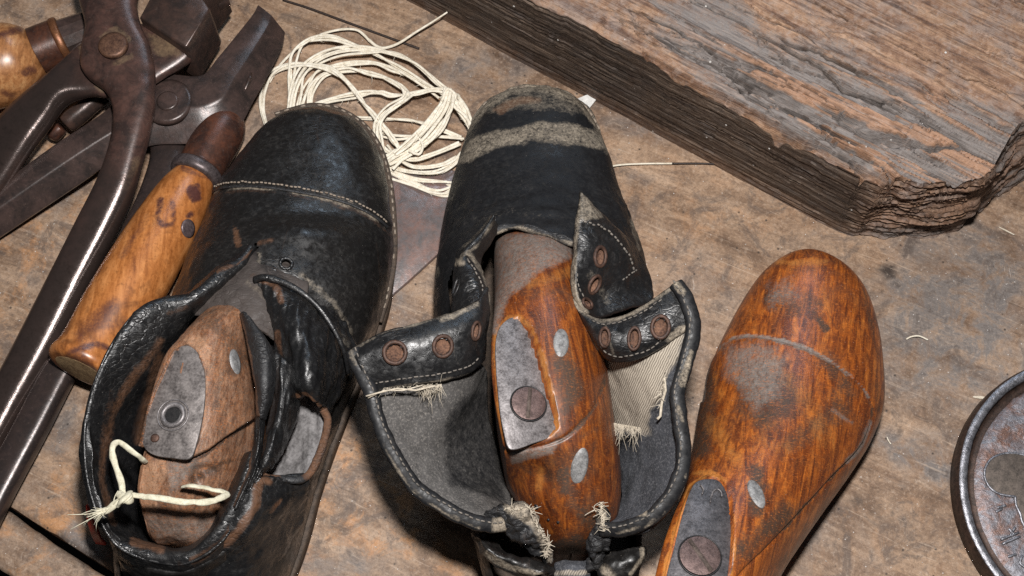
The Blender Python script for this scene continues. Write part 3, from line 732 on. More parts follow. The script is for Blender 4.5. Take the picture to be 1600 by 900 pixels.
def pin(surf, px, py, rx, ry, parent, ang=0.0, mat=None, name='pin'):
    p, n = surf.hit(px, py); x = unit(np.cross(n, [0, 1, .1])); y = np.cross(n, x); k = 28
    a = math.cos(ang) * x + math.sin(ang) * y; b = np.cross(n, a); V = []
    for r, z in ((1.14, -.05), (1.0, .035), (.7, .06)):
        for i in range(k):
            t = 2*math.pi*i/k; V.append(p + a*rx*r*math.cos(t) + b*ry*r*math.sin(t) + n*z)
    F = grid_faces(3, k, True) + [tuple(range(2*k, 3*k))]
    o = mesh(name, (np.array(V), F), mat or pin_m, parent)
    return o

# ------------------------------------------------------------------ right-hand shoe last
st = [(1249, 400, 1253, 400, 1.9, 2.2), (1222, 405, 1286, 403, 2.1, 3.4), (1192, 426, 1321, 421, 2.3, 4.2), (1165, 462, 1350, 454, 2.4, 4.7),
      (1138, 510, 1369, 506, 2.4, 5.1), (1115, 560, 1378, 565, 2.4, 5.6, -.05), (1099, 620, 1379, 635, 2.4, 6.2, -.10), (1088, 685, 1359, 692, (3.5, 2.5), 7.0, -.2),
      (1079, 740, 1326, 745, (5.5, 2.6), 8.0, -.35, 2.1), (1064, 790, 1288, 798, (7.6, 2.8), 8.9, -.45, 2.3), (1047, 845, 1253, 848, (8.6, 3.0), 9.6, -.48, 2.5),
      (1033, 900, 1219, 900, (8.9, 3.0), 9.9, -.48, 2.6), (1018, 960, 1190, 960, (8.9, 3.0), 9.9, -.42, 2.6), (1010, 1020, 1172, 1020, (8.4, 3.0), 9.4, -.35, 2.4), (1040, 1075, 1150, 1075, 3, 8.6)]
G = loft(st, 260, 190, 8)
V, F = loft_solid(G)
facing = np.sum(vnormals(V, F) * unit(CAM - V), 1)
feather = [(1098, 625), (1103, 585), (1117, 552), (1140, 531), (1170, 525), (1210, 530), (1262, 546), (1305, 570), (1340, 598), (1358, 622), (1363, 645), (1354, 680), (1338, 706), (1300, 745), (1250, 800), (1200, 853), (1150, 905), (1120, 960)]
fl_s = crom(np.array(feather, float), 120)
Q = proj(V); d = seg_dist(Q, fl_s); ins = in_poly(Q, np.vstack([fl_s, [(1000, 960), (1000, 625)]]))
Nn = vnormals(V, F); vis = (facing > .02) & (V[:, 2] > 2)
lift = np.where(ins, .10 * sstep(0, 5, d), 0) - .07 * np.exp(-(d / 2.2) ** 2)
V = V + Nn * (lift * vis)[:, None]
o3, n3_ = plane_from([(1085, 770, 9.1), (1135, 770, 9.0), (1090, 890, 9.85)])
plate_poly = [(1078, 758), (1100, 745), (1125, 748), (1140, 775), (1146, 830), (1143, 880), (1134, 930), (1110, 955), (1050, 950), (1036, 910), (1048, 860), (1062, 805)]
V = press(V, F, plate_poly, o3, n3_)
last3 = thing('shoe_last', 'orange-brown varnished bare wooden shoe last lying outside any shoe beside the black boot', 'shoe last', P(1210, 700))
up_ = vnormals(V, F)[:, 2]
blobs = [('line', fl_s[:55], 2.6, 0, .9), ('line', fl_s[55:95], 1.8, 2, 1.0), ('line', fl_s[60:72] , 4.0, 0, .75),
         ('area', [(1130, 540), (1190, 530), (1230, 555), (1220, 620), (1180, 650), (1150, 600), (1130, 590)], 22, 0, .62),
         ('area', [(1190, 440), (1240, 430), (1260, 470), (1200, 490)], 20, 0, .45),
         ('line', [(1280, 500), (1290, 512)], 5, 2, .9), ('line', [(1170, 600), (1185, 640)], 16, 2, .7), ('line', [(1310, 620), (1320, 640)], 18, 2, .5),
         ('line', [(1200, 760), (1180, 740)], 10, 2, .35), ('line', [(1182, 735), (1182, 800)], 12, 2, .85), ('area', [(1150, 560), (1230, 570), (1260, 640), (1200, 680), (1150, 640)], 30, 2, .72), ('line', [(1210, 470), (1270, 480)], 22, 2, .50), ('line', [(1240, 690), (1300, 650)], 20, 2, .52), ('line', [(1105, 590), (1095, 700)], 18, 2, .72), ('line', [(1290, 560), (1330, 610)], 16, 2, .6), ('line', [(1160, 860), (1230, 800)], 22, 2, .55),
         ('line', plate_poly[:2][::-1] + [(1071, 780), (1055, 830), (1042, 880), (1030, 930)], 2, 1, .9), ('line', [(1140, 765), (1149, 820), (1147, 880), (1138, 930)], 1.6, 1, .9),
         ('line', [(1085, 740), (1110, 738), (1135, 752)], 4, 1, .75), ('line', [(1110, 660), (1130, 690), (1150, 715)], 16, 1, .42), ('line', [(1200, 560), (1260, 620), (1290, 690)], 22, 1, .35), ('line', [(1215, 410), (1290, 408)], 5, 1, .5), ('line', [(1350, 450), (1372, 560), (1370, 640)], 6, 2, .4), ('line', [(1300, 640), (1330, 660)], 4, 0, .5),
         ('line', [(1230, 700), (1190, 690)], 16, 1, .3)]
c3 = paint(V, blobs, 11, 5); low = sstep(5.2, 2.4, V[:, 2]) * 0
body3 = mesh('last_body', (V, F), last3_m, last3, attr=c3)
s3 = Surf(V, F)
plate('metal_plate', [(1083, 758), (1100, 749), (1124, 752), (1137, 777), (1142, 830), (1139, 880), (1130, 930), (1108, 952), (1055, 948), (1041, 910), (1052, 860), (1066, 805)], o3, n3_, plate_d, last3, lift=.02)
screw(1093, 870, o3, n3_, .92, last3, -1.05, lift=.07)
pin(s3, 1182, 771, .33, .68, last3, .15)
# small worn maker's strokes on the plate
o_, n_ = o3 + n3_ * .09, n3_
mk = [[(1112, 775), (1114, 768), (1121, 764), (1127, 769), (1128, 776)], [(1111, 775), (1110, 785)], [(1094, 757), (1099, 764), (1097, 772)]]
mesh('plate_stamp', join([tube(np.array([on_plane(x, y, o_, n_) for x, y in crom(np.array(q, float), 10)]), .035, 6) for q in mk]), plate_m, last3)

# ------------------------------------------------------------------ middle boot
boot = thing('ankle_boot', 'black lace-up ankle boot with both eyelet flaps folded outwards around an orange-brown last', 'boot', P(850, 560))
st = [(822, 151, 838, 151, 1.5, 1.9, 0, 2.3), (788, 155, 876, 153, 1.7, 3.0, 0, 2.3), (756, 172, 908, 168, 1.9, 4.0, 0, 2.3), (734, 204, 932, 200, 2.0, 4.7, 0, 2.2), (717, 250, 949, 241, 2.2, 5.2, 0, 2.2),
      (701, 308, 968, 297, 2.4, 5.8, 0, 2.2), (689, 368, 990, 360, 2.6, 6.8), (681, 430, 1008, 415, 2.8, 8.0), (678, 490, 1018, 475, 2.9, 8.6), (690, 560, 1015, 560, 3, 7.5),
      (706, 650, 1005, 650, 3, 6.5), (722, 740, 1000, 740, 3, 6.2, 0, 3), (737, 830, 1000, 830, 3, 6.6, 0, 3.2), (755, 900, 996, 900, 3, 6.8, 0, 3), (785, 960, 972, 960, 3, 6.4, 0, 3), (840, 1000, 920, 1000, 3, 5.5)]
nv, nt, ns = 150, 110, 8
G = loft([q for q in st], nv, nt, ns, .10)
V, F = loft_solid(G); nr = G.shape[1]
Q = proj(V)
throat = crom(np.array([(690, 470), (712, 412), (742, 378), (765, 362), (800, 355), (850, 363), (905, 384), (960, 420), (1012, 462)], float), 60)
open_poly = np.vstack([throat, [(1030, 1100), (690, 1100)]])
phi = np.full(nr, -1.0); phi[ns:ns + nt + 1] = np.linspace(0, 180, nt + 1)
j_, i_ = np.divmod(np.arange(len(V)), nr)
ph = phi[i_]; cut = in_poly(Q, open_poly) & (ph > 32) & (ph < 148)
wrk = fbm(V * np.array([.5, 2.4, 2.4]), 4, 61); Nn = vnormals(V, F)
crease = np.exp(-((Q[:, 1] - 335 - .0004 * (Q[:, 0] - 840) ** 2) / 28) ** 2) * (ph > 20)
V = V + Nn * ((wrk - .5) * (.05 + .42 * crease) + (fbm(V * .45, 3, 63) - .5) * .22)[:, None]
keepF = [f for f in F if not (len(f) <= 4 and all(cut[k] for k in f))]
vamp_paint = paint(V, [('area', [(706, 258), (735, 216), (780, 203), (840, 190), (900, 192), (940, 208), (950, 236), (905, 227), (830, 222), (775, 232), (728, 254)], 5, 0, .60),
    ('area', [(745, 182), (790, 148), (850, 138), (905, 160), (930, 190), (905, 182), (860, 174), (800, 178)], 6, 0, .36),
    ('area', [(770, 172), (800, 152), (845, 150), (850, 158), (808, 166), (785, 178)], 5, 1, .8), ('line', [(730, 205), (755, 166), (797, 143), (832, 137), (868, 142), (908, 162), (936, 200), (950, 235)], 6, 0, .72),
    ('line', [(682, 430), (684, 420)], 5, 0, .5), ('line', [(985, 345), (1000, 390)], 3, 0, .45), ('line', throat[8:52], 2.0, 0, .5), ('line', [(720, 350), (800, 330), (900, 345), (960, 380)], 14, 0, .22), ('line', [(760, 160), (800, 140), (832, 133), (868, 138), (905, 157)], 7, 0, .8)], 5, 6)
outer = mesh('upper', (V, keepF), blk_matt, boot, attr=vamp_paint)
sb = Surf(V, F)
# throat edge, a thick folded hem
tl = [sb.hit(*q)[0] + sb.hit(*q)[1] * .03 for q in crom(np.array([(768, 366), (785, 357), (810, 355), (850, 364), (900, 383), (930, 400)], float), 40)]
tl = crom(np.array(tl)[::3], 60); add('throat_hem', tube(tl, .20 + .05 * np.sin(np.linspace(0, 20, 60)), 10, .8), rim_l, boot, [('line', [(768, 366), (810, 355), (900, 383)], 3, 0, .62)], 7, 3)
# sole with stitched welt at the toe
def sole(st, zt, grow, name, parent, mat, k=80):
    A = crom(np.array([np.concatenate([P(q[0], q[1], q[4]), P(q[2], q[3], q[4])]) for q in st]), k)
    L, Rr = A[:, :3], A[:, 3:]; o = np.vstack([L[::-1], Rr]); o[:, 2] = zt
    c = o.mean(0); T = unit(np.roll(o, -1, 0) - np.roll(o, 1, 0)); nn = np.cross(T, [0, 0, 1.]);
    if np.mean(np.sum(nn * (o - c), 1)) < 0: nn = -nn
    o = o + nn * grow
    return mesh(name, slab(o, (0, 0, 1), zt - .02, .12), mat, parent), o
so, ol = sole(st, .95, -.12, 'sole', boot, sole_m)
wl = crom(np.array([P(x, y, 2.3) for x, y in [(730, 212), (743, 188), (762, 165), (797, 145), (832, 138), (868, 143), (904, 162), (925, 184), (938, 208)]]), 130)
wl = wl + (np.stack([fbm(wl * 1.5, 3, 200 + q) for q in range(3)], 1) - .5) * .25
add('welt', tube(wl, .27 * np.interp(np.linspace(0, 1, 130), [0, .12, .88, 1], [.25, 1, 1, .25]) * (1 + .5 * (fbm(wl * 2, 3, 9) - .5)), 12, .7), rim_l, boot, [('line', [(730, 205), (797, 140), (868, 140), (940, 205)], 16, 0, .75)], 10, 6)
wst = stitches(wl + np.array([0, 0, .24]), .30, .22, .095, .04, .15)
mesh('welt_stitching', wst, welt_m, boot)
# last inside the boot
st2 = [(775, 372, 905, 380, 5.2, 6.9), (772, 400, 910, 405, 5.6, 8.2), (772, 440, 917, 440, 6, 9.4), (772, 485, 926, 485, (9.0, 6.3), 10.6, -.2, 2.3), (769, 535, 940, 535, (10.3, 6.5), 11.2, -.3, 2.6), (770, 590, 949, 590, (10.6, 6.5), 11.5, -.3, 2.7),
       (778, 650, 957, 650, (10.6, 6.5), 11.5, -.3, 2.7), (788, 710, 966, 710, (9.8, 6.3), 11.0, -.2, 2.4), (798, 765, 970, 765, 6, 10.2), (820, 815, 963, 815, 5.6, 9.2), (846, 848, 940, 848, 5.2, 8.2), (868, 863, 918, 863, 5, 7.2), (884, 868, 900, 868, 4.6, 6.0), (891, 869, 893, 869, 4, 4.6)]
G2 = loft(st2, 230, 150, 6, .05); V2, F2 = loft_solid(G2)
o2, n2_ = plane_from([(785, 520, 11.1), (842, 560, 10.8), (822, 685, 11.25)])
pl2 = [(774, 545), (779, 515), (795, 498), (812, 497), (828, 512), (843, 545), (857, 595), (868, 640), (872, 665), (860, 682), (835, 692), (798, 702), (788, 680), (779, 625)]
V2 = press(V2, F2, pl2, o2, n2_)
seam = crom(np.array([(946, 590), (940, 610), (930, 635), (905, 665), (880, 685), (845, 698), (800, 706), (785, 700)], float), 60)
Q2 = proj(V2); N2 = vnormals(V2, F2); dd = seg_dist(Q2, seam)
V2 = V2 - N2 * (.10 * np.exp(-(dd / 2.0) ** 2) * (V2[:, 2] > 5))[:, None]
notch = np.exp(-(((Q2[:, 0] - 846) / 16) ** 2 + ((Q2[:, 1] - 748) / 18) ** 2)); V2 = V2 - N2 * (notch * .28)[:, None]
last2 = thing('shoe_last', 'orange-brown wooden last with screwed metal plate standing inside the black ankle boot', 'shoe last', P(865, 640, 1))
c2 = paint(V2, [('area', [(755, 360), (905, 365), (905, 400), (850, 422), (800, 462), (775, 520), (755, 520)], 7, 0, .66), ('line', [(775, 385), (830, 378), (890, 390)], 8, 2, .5), ('line', [(830, 445), (880, 428), (900, 420)], 10, 1, .45), ('line', seam, 2.0, 2, 1.0),
                ('area', [(795, 705), (870, 690), (865, 710), (800, 725)], 5, 0, .75), ('area', [(860, 520), (905, 560), (920, 620), (880, 665), (868, 600)], 14, 2, .6),
                ('area', [(780, 712), (800, 790), (790, 800), (768, 700), (760, 560)], 8, 2, .8), ('line', pl2 + [pl2[0]], 4.5, 1, .8), ('line', pl2 + [pl2[0]], 1.2, 2, .9), ('line', [(877, 526), (877, 544)], 13, 2, .7), ('line', [(906, 716), (906, 740)], 14, 2, .7), ('line', [(880, 740), (900, 790), (930, 820)], 14, 2, .55),
                ('area', [(845, 855), (900, 835), (930, 850), (890, 870)], 6, 2, .9), ('line', [(846, 735), (842, 762)], 7, 1, .6)], 15, 5)  # short bright stroke on the tilted flat is a painted highlight
mesh('last_body', (V2, F2), last2_m, last2, attr=c2); s2 = Surf(V2, F2)
plate('metal_plate', pl2, o2, n2_, plate_m, last2, lift=.02)
screw(825, 632, o2, n2_, .80, last2, 1.45, lift=.08)
pin(s2, 877, 535, .34, .70, last2, -.15); pin(s2, 906, 728, .36, .78, last2, -.05)
for q in [(838, 792, .13), (857, 812, .07), (872, 816, .07)]: pin(s2, q[0], q[1], q[2], q[2], last2, 0, blackmet, 'nail_hole')

def holes(VF, lst):
    V, F = VF; S = Surf(V, F); Cn = np.array([V[list(f)].mean(0) for f in F]); kill = np.zeros(len(F), bool)
    for px, py, r, sx, sy in lst:
        p, nn = S.hit(px, py); x = unit(np.cross(nn, [0.13, 1, 0.2])); y = np.cross(nn, x); D = Cn - p
        kill |= (np.abs(D @ nn) < .5) & (((D @ x) / (r * .66 * sx)) ** 2 + ((D @ y) / (r * .66 * sy)) ** 2 < 1)
    return V, [f for f, k in zip(F, kill) if not k]
def eyelet(surf, px, py, r, parent, sx=1.0, sy=1.0, mat=rust_m):
    p, nn = surf.hit(px, py)
    a = mesh('eyelet', ring(p + nn * .0, nn, r * .80, r * .17, 30, 8, sx, sy), mat, parent)
    x = unit(np.cross(nn, [0.13, 1, 0.2])); y = np.cross(nn, x); k = 24; V = [p + nn * z + q * r * (math.cos(2*math.pi*i/k) * x * sx + math.sin(2*math.pi*i/k) * y * sy) for q, z in ((.84, .0), (.80, -.10), (.74, -.20), (.0001, -.22)) for i in range(k)]
    mesh('eyelet_hole', (np.array(V), grid_faces(4, k, True)), plain_hole, a); return a
plain_hole = plain('rust in eyelet', (.030, .014, .010), (.19, .098, .060), .85, 0, 2.5)
# left flap: eyelet band turned outwards, lining panel, inner facing
band_rows = [[(550, 544, 11.4), (598, 519, 11.7), (655, 504, 11.7), (712, 487, 11.5), (748, 470, 11.2), (764, 450, 10.6)],
             [(556, 560, 11.7), (606, 541, 12.0), (664, 527, 12.0), (720, 513, 11.7), (752, 498, 11.2), (765, 482, 10.5)],
             [(568, 586, 11.4), (617, 571, 11.7), (677, 561, 11.6), (726, 550, 11.2), (754, 535, 10.6), (763, 520, 10)],
             [(581, 613, 10.9), (630, 602, 11.1), (690, 595, 10.9), (732, 583, 10.4), (752, 570, 10), (758, 560, 9.6)]]
lf = sheet(band_rows, .28, .10, wr=.10, wf=(.9, .9, .9), seed=71, edge=.06)
flap = add('eyelet_flap', holes(lf, [(617, 551, .62, 1, 1), (692, 541, .60, .9, 1), (744, 517, .50, .6, 1.05)]), blk_shiny, boot, [('line', [(551, 546), (600, 520), (655, 505), (712, 489), (750, 470)], 3, 0, .45), ('line', [(690, 500), (715, 490), (745, 475)], 5, 0, .6), ('line', [(585, 612), (635, 603), (690, 596), (735, 585)], 3, 0, .5),
     ('line', [(700, 510), (712, 560), (725, 590)], 3, 0, .3)], 72, 4, label='left eyelet flap folded outwards')
sf = Surf(*lf)
eyelet(sf, 617, 551, .62, flap); eyelet(sf, 692, 541, .60, flap, .9, 1); eyelet(sf, 744, 517, .50, flap, .6, 1.05)
mesh('stitching', stitches(sf.line([(584, 600), (635, 591), (690, 584), (735, 571), (752, 555)], .02), .20, .07, .035, .01), thread_m, flap)
pan = [[(581, 608, 10.8), (640, 602, 10.6), (700, 594, 10.2), (745, 582, 9.2), (757, 575, 8.0), (762, 590, 6.0)],
       [(590, 650, 10.7), (640, 645, 10.0), (690, 640, 9.5), (722, 635, 8.6), (745, 640, 6.8), (765, 650, 5.0)],
       [(612, 705, 10.4), (645, 695, 9.6), (675, 690, 8.9), (700, 690, 7.9), (745, 700, 6.0), (778, 710, 4.5)],
       [(650, 762, 9.9), (675, 745, 9.2), (695, 735, 8.4), (712, 735, 7.5), (755, 745, 6.0), (790, 755, 4.6)],
       [(712, 803, 9.4), (722, 788, 9.0), (735, 778, 8.3), (752, 775, 7.6), (775, 780, 6.8), (800, 785, 5.4)],
       [(780, 820, 9.0), (785, 810, 8.8), (790, 803, 8.3), (795, 798, 7.8), (800, 795, 7.2), (808, 795, 6.2)]]
lp = sheet(pan, .35, .11, wr=.12, wf=(.8, .8, .8), seed=74)
add('flap_lining', lp, suede_m, boot, [('area', [(700, 640), (755, 600), (780, 720), (795, 790), (700, 760), (692, 690)], 9, 2, .62), ('area', [(596, 614), (690, 602), (690, 640), (640, 690), (606, 640)], 12, 0, .20)], 75, 6)  # dark area right of the fold is painted shade inside the flap
slp = Surf(*lp)
# bound edge
def binding(px, parent, r=.30, seed=0, blobs=None):
    A = crom(np.array([P(*q) for q in px]), 140)
    A = A + ((np.stack([fbm(A * 1.2, 3, seed + k) for k in range(3)], 1) - .5) * .18)
    VF = tube(A, r * 1.08 * (1 + .28 * (fbm(A * 2.4, 4, seed + 7) - .5)), 14, .52)
    o = add('edge_binding', VF, blk_matt, parent, blobs, seed, 3); return A, o
bl, bo = binding([(552, 545, 11.6), (562, 575, 11.4), (580, 615, 11.1), (590, 650, 10.95), (612, 705, 10.65), (650, 762, 10.15), (712, 803, 9.65), (765, 822, 9.2), (790, 820, 8.9)], boot, .33, 81,
                 [('line', [(548, 548), (556, 570)], 5, 0, .45), ('line', [(618, 730), (645, 765), (690, 800), (750, 826)], 2.2, 0, .55), ('line', [(600, 692), (618, 728)], 2.0, 0, .6), ('area', [(770, 800), (800, 800), (800, 830), (770, 830)], 6, 0, .9)])
mesh('stitching', stitches(bl + np.array([.14, .05, .20]), .20, .09, .04, .015), thread_m, bo)
mesh('frayed_threads', join([fibres(np.array([P(600, 606, 11.2), P(640, 603, 11.2), P(690, 598, 11)]), 45, .32, .012, 5, (.2, -.7, .1), .6), fibres(np.array([P(655, 604, 11.2), P(690, 600, 11.1)]), 120, .55, .015, 6, (0, -.8, .0), .35),
      tube(pts3([(572, 619, 11.5), (590, 614, 11.6), (620, 607, 11.5), (650, 610, 11.4), (680, 603, 11.4)]), .045, 6), tube(pts3([(575, 622, 11.4), (600, 610, 11.6), (630, 610, 11.5), (660, 602, 11.4)]), .035, 6)]), fray_m, boot)
# left standing facing with its single eyelet
sd = [[(768, 336, 9.6), (771, 338, 9.8), (774, 340, 9.7), (778, 352, 9.0)],
      [(738, 372, 9.6), (748, 370, 9.9), (760, 370, 9.7), (770, 378, 8.4)],
      [(716, 394, 9.4), (727, 392, 10.0), (742, 398, 9.6), (752, 405, 8.4)],
      [(708, 418, 9.3), (722, 416, 10.2), (742, 418, 10.2), (756, 425, 9.2)],
      [(706, 446, 9.5), (722, 448, 10.4), (745, 446, 10.6), (762, 450, 9.8)],
      [(706, 492, 9.8), (722, 484, 10.6), (747, 474, 10.9), (766, 470, 10.2)],
      [(712, 512, 10.2), (730, 505, 10.7), (750, 495, 10.8), (766, 492, 10.2)]]
ls = sheet(sd, .28, .08, wr=.12, wf=(1.5, 1.5, 1.5), seed=84, edge=.08)
fc = add('inner_facing', holes(ls, [(714, 447, .55, .5, 1.15)]), blk_shiny, boot, [('line', [(772, 345), (745, 385), (722, 400), (716, 412)], 3, 0, .45), ('line', [(735, 398), (755, 425), (762, 450), (764, 480)], 4, 0, .6), ('line', [(712, 410), (722, 412)], 6, 0, .7)], 85, 4, label='left facing standing upright')  # pale line down the folded ridge paints its lit edge
eyelet(Surf(*ls), 714, 447, .55, fc, .5, 1.15, blackmet)
mesh('stitching', stitches(Surf(*ls).line([(764, 352), (742, 384), (728, 400), (740, 420), (752, 445), (754, 470)], .03), .18, .08, .04, .015), thread_m, fc)
# right flap: upper facing
ru = [[(908, 300, 10.6), (912, 303, 10.6), (918, 308, 10.4), (928, 320, 10.0), (938, 334, 9.2)],
      [(901, 340, 10.7), (908, 338, 10.9), (930, 345, 10.6), (960, 355, 9.6), (985, 378, 8.0)],
      [(896, 380, 10.6), (904, 380, 10.9), (935, 388, 10.6), (975, 395, 9.5), (1006, 408, 7.6)],
      [(892, 425, 10.4), (900, 425, 10.8), (928, 428, 10.2), (970, 428, 9.2), (1018, 436, 7.6)],
      [(894, 460, 10.3), (903, 462, 10.5), (925, 462, 9.6), (965, 458, 8.9), (1020, 456, 7.8)],
      [(908, 488, 10.0), (918, 490, 9.9), (940, 492, 9.4), (975, 480, 9.0), (1018, 470, 8.2)]]
rs = sheet(ru, .28, .09, wr=.14, wf=(1.1, 1.1, 1.1), seed=87, edge=.04)
fr_ = add('inner_facing', holes(rs, [(938, 401, .58, .75, 1.05), (929, 445, .55, .8, 1.05), (918, 474, .45, 1, .7)]), blk_shiny, boot, [('area', [(906, 300), (912, 300), (945, 340), (900, 350)], 4, 0, .55), ('line', [(902, 345), (897, 400), (893, 440), (900, 470), (915, 490)], 4.5, 0, .75), ('line', [(925, 430), (948, 470)], 10, 0, .3)], 88, 4, label='right facing with pointed grey tip')
srs = Surf(*rs)
eyelet(srs, 938, 401, .58, fr_, .75, 1.05); eyelet(srs, 929, 445, .55, fr_, .8, 1.05); eyelet(srs, 918, 474, .45, fr_, 1, .7)
mesh('stitching', join([stitches(srs.line([(912, 347), (940, 356), (965, 376), (985, 405), (992, 430)], .03), .16, .08, .05, .025), stitches(srs.line([(908, 350), (905, 400), (902, 440), (912, 468)], .03), .18, .08, .035, .01), stitches(srs.line([(995, 422), (980, 432), (970, 442)], .03), .14, .08, .04, .02)]), thread_m, fr_)
# right eyelet band
rb = [[(895, 466, 10.2), (912, 486, 10.6), (938, 498, 10.9), (968, 494, 11.2), (1002, 479, 11.6), (1032, 459, 11.9), (1056, 443, 12.0)],
      [(905, 490, 10.6), (922, 508, 11.0), (945, 519, 11.3), (976, 516, 11.6), (1010, 502, 11.9), (1042, 482, 12.1), (1068, 462, 12.1)],
      [(918, 515, 10.3), (932, 535, 10.7), (952, 545, 11.0), (982, 543, 11.4), (1015, 530, 11.7), (1048, 508, 12.0), (1076, 488, 12.0)],
      [(936, 545, 9.6), (945, 558, 10.0), (960, 566, 10.2), (985, 565, 10.7), (1020, 552, 11.1), (1055, 528, 11.5), (1080, 510, 11.8)]]
rbs = sheet(rb, .28, .10, wr=.10, wf=(.9, .9, .9), seed=91, edge=.04)
fb_ = add('eyelet_flap', holes(rbs, [(945, 527, .50, .6, 1.1), (991, 529, .55, .6, 1.15), (1032, 511, .58, .85, 1.1)]), blk_shiny, boot, [('line', [(895, 470), (912, 490), (940, 501), (968, 497), (1002, 482), (1045, 452)], 4.5, 0, .65), ('line', [(1050, 446), (1066, 460), (1075, 480)], 6, 0, .45), ('line', [(945, 505), (960, 560)], 2, 0, .35), ('line', [(985, 500), (985, 560)], 3, 0, .3),
      ('area', [(1040, 530), (1060, 510), (1082, 510), (1060, 540)], 5, 0, .9)], 92, 4, label='right eyelet flap folded outwards')
srb = Surf(*rbs)
eyelet(srb, 945, 527, .50, fb_, .6, 1.1); eyelet(srb, 991, 529, .55, fb_, .6, 1.15); eyelet(srb, 1032, 511, .58, fb_, .85, 1.1)
mesh('stitching', join([stitches(srb.line([(938, 540), (950, 553), (975, 557), (1015, 545), (1045, 520)], .02), .2, .07, .035, .01), stitches(srb.line([(912, 494), (940, 507), (970, 503), (1005, 488), (1040, 464)], .02), .2, .07, .03, .01)]), thread_m, fb_)
# right lining
rp = [[(938, 548, 8.6), (965, 556, 9.6), (1000, 552, 10.4), (1040, 530, 11.0), (1078, 505, 11.7)],
      [(945, 580, 7.6), (975, 585, 8.8), (1010, 585, 9.8), (1040, 572, 10.5), (1072, 555, 11.4)],
      [(957, 640, 6.0), (985, 640, 7.6), (1012, 640, 9.0), (1035, 630, 10.0), (1058, 618, 11.0)],
      [(965, 700, 5.2), (990, 700, 6.8), (1015, 698, 8.2), (1040, 694, 9.4), (1066, 690, 10.5)],
      [(970, 755, 5.0), (990, 760, 6.6), (1012, 762, 7.8), (1032, 762, 9.0), (1052, 768, 10.0)],
      [(965, 800, 5.8), (975, 806, 7.0), (985, 810, 7.8), (1000, 814, 8.6), (1012, 818, 9.2)],
      [(945, 822, 7.0), (950, 823, 7.6), (958, 825, 8.2), (966, 827, 8.6), (972, 828, 8.9)]]
rps = sheet(rp, .35, .11, wr=.14, wf=(.9, .9, .9), seed=95)
add('flap_lining', rps, lin_m, boot, [('area', [(935, 550), (1000, 562), (1070, 515), (1060, 560), (1040, 590), (1035, 625), (1015, 640), (1015, 680), (960, 670), (950, 620)], 7, 0, 1.0), ('line', [(1060, 560), (1040, 640)], 4, 2, .5),
     ('line', [(955, 690), (965, 780)], 6, 2, .8)], 96, 6)
br, bro = binding([(1056, 443, 12.1), (1070, 462, 12.3), (1080, 490, 12.2), (1082, 525, 11.9), (1073, 562, 11.6), (1060, 612, 11.2), (1062, 655, 10.95), (1069, 695, 10.7), (1064, 740, 10.4), (1046, 780, 10.1), (1012, 812, 9.7), (970, 826, 9.2), (938, 826, 8.7)], boot, .34, 101,
     [('line', [(1056, 443), (1066, 456)], 5, 0, .8), ('line', [(1080, 550), (1066, 600)], 4, 0, 1.0), ('line', [(1060, 635), (1066, 655)], 3, 0, .7), ('line', [(1075, 718), (1070, 745)], 2.2, 0, .6), ('line', [(1040, 800), (1010, 822), (960, 834)], 2.0, 0, .6), ('area', [(985, 792), (1010, 792), (1010, 806), (985, 806)], 4, 0, .9)])
mesh('stitching', stitches(br + np.array([-.16, .05, .20]), .20, .09, .04, .015), thread_m, bro)
mesh('frayed_threads', join([fibres(np.array([P(955, 660, 8.3), P(1000, 668, 9.0)]), 150, .65, .014, 8, (0, -.9, -.2), .3)]), fray_m, boot)
mesh('frayed_threads', join([fibres(np.array([P(1040, 575, 11.0), P(1030, 640, 10.4)]), 18, .35, .02, 9, (-.5, -.5, 0), .5),
     tube(pts3([(1038, 590, 10.9), (1040, 610, 10.6), (1034, 630, 10.4), (1032, 650, 10.2), (1027, 655, 10.2)]), .07, 6)]), fray_m, boot)
mesh('frayed_threads', join([fibres(np.array([P(938, 785, 9.2), P(945, 830, 9)]), 130, .26, .026, 10, (0, 0, 0.2), .9),
     fibres(np.array([P(925, 795, 9.2), P(940, 805, 9)]), 3, 1.0, .03, 14, (-1, .3, 0), .3)]), fray_m, boot)
# heel: torn stubs and the layers of the back
stub = [[(762, 806, 9.0), (790, 790, 9.4), (815, 786, 9.2), (828, 795, 8.6)], [(780, 822, 8.8), (805, 808, 9.4), (832, 808, 9.1), (845, 820, 8.3)], [(800, 840, 8.4), (820, 830, 9.0), (842, 830, 8.8), (856, 845, 7.8)],
        [(820, 856, 7.8), (835, 850, 8.4), (850, 852, 8.2), (863, 866, 7.2)], [(838, 872, 7.2), (846, 872, 7.6), (855, 874, 7.4), (862, 884, 6.8)]]
add('torn_backstay', sheet(stub, .5, .07, wr=.55, wf=(1.6, 1.6, 1.6), seed=105, edge=.2), rim_l, boot, [('area', [(785, 780), (830, 785), (866, 850), (862, 885), (846, 860), (828, 820), (790, 805)], 6, 0, .8)], 106, 7)
stub2 = [[(930, 806, 8.8), (938, 800, 9.2), (950, 806, 9.0)], [(928, 826, 8.4), (938, 822, 8.9), (952, 826, 8.6)], [(922, 848, 7.8), (934, 846, 8.4), (950, 848, 8.0)], [(918, 868, 7.2), (930, 868, 7.8), (946, 868, 7.4)], [(915, 888, 6.6), (926, 890, 7.2), (938, 888, 6.8)]]
add('torn_backstay', sheet(stub2, .5, .06, wr=.5, wf=(2.2, 2.2, 2.2), seed=108, edge=.12), rim_l, boot, [('line', [(936, 785), (942, 822)], 7, 0, .9)], 109, 4)
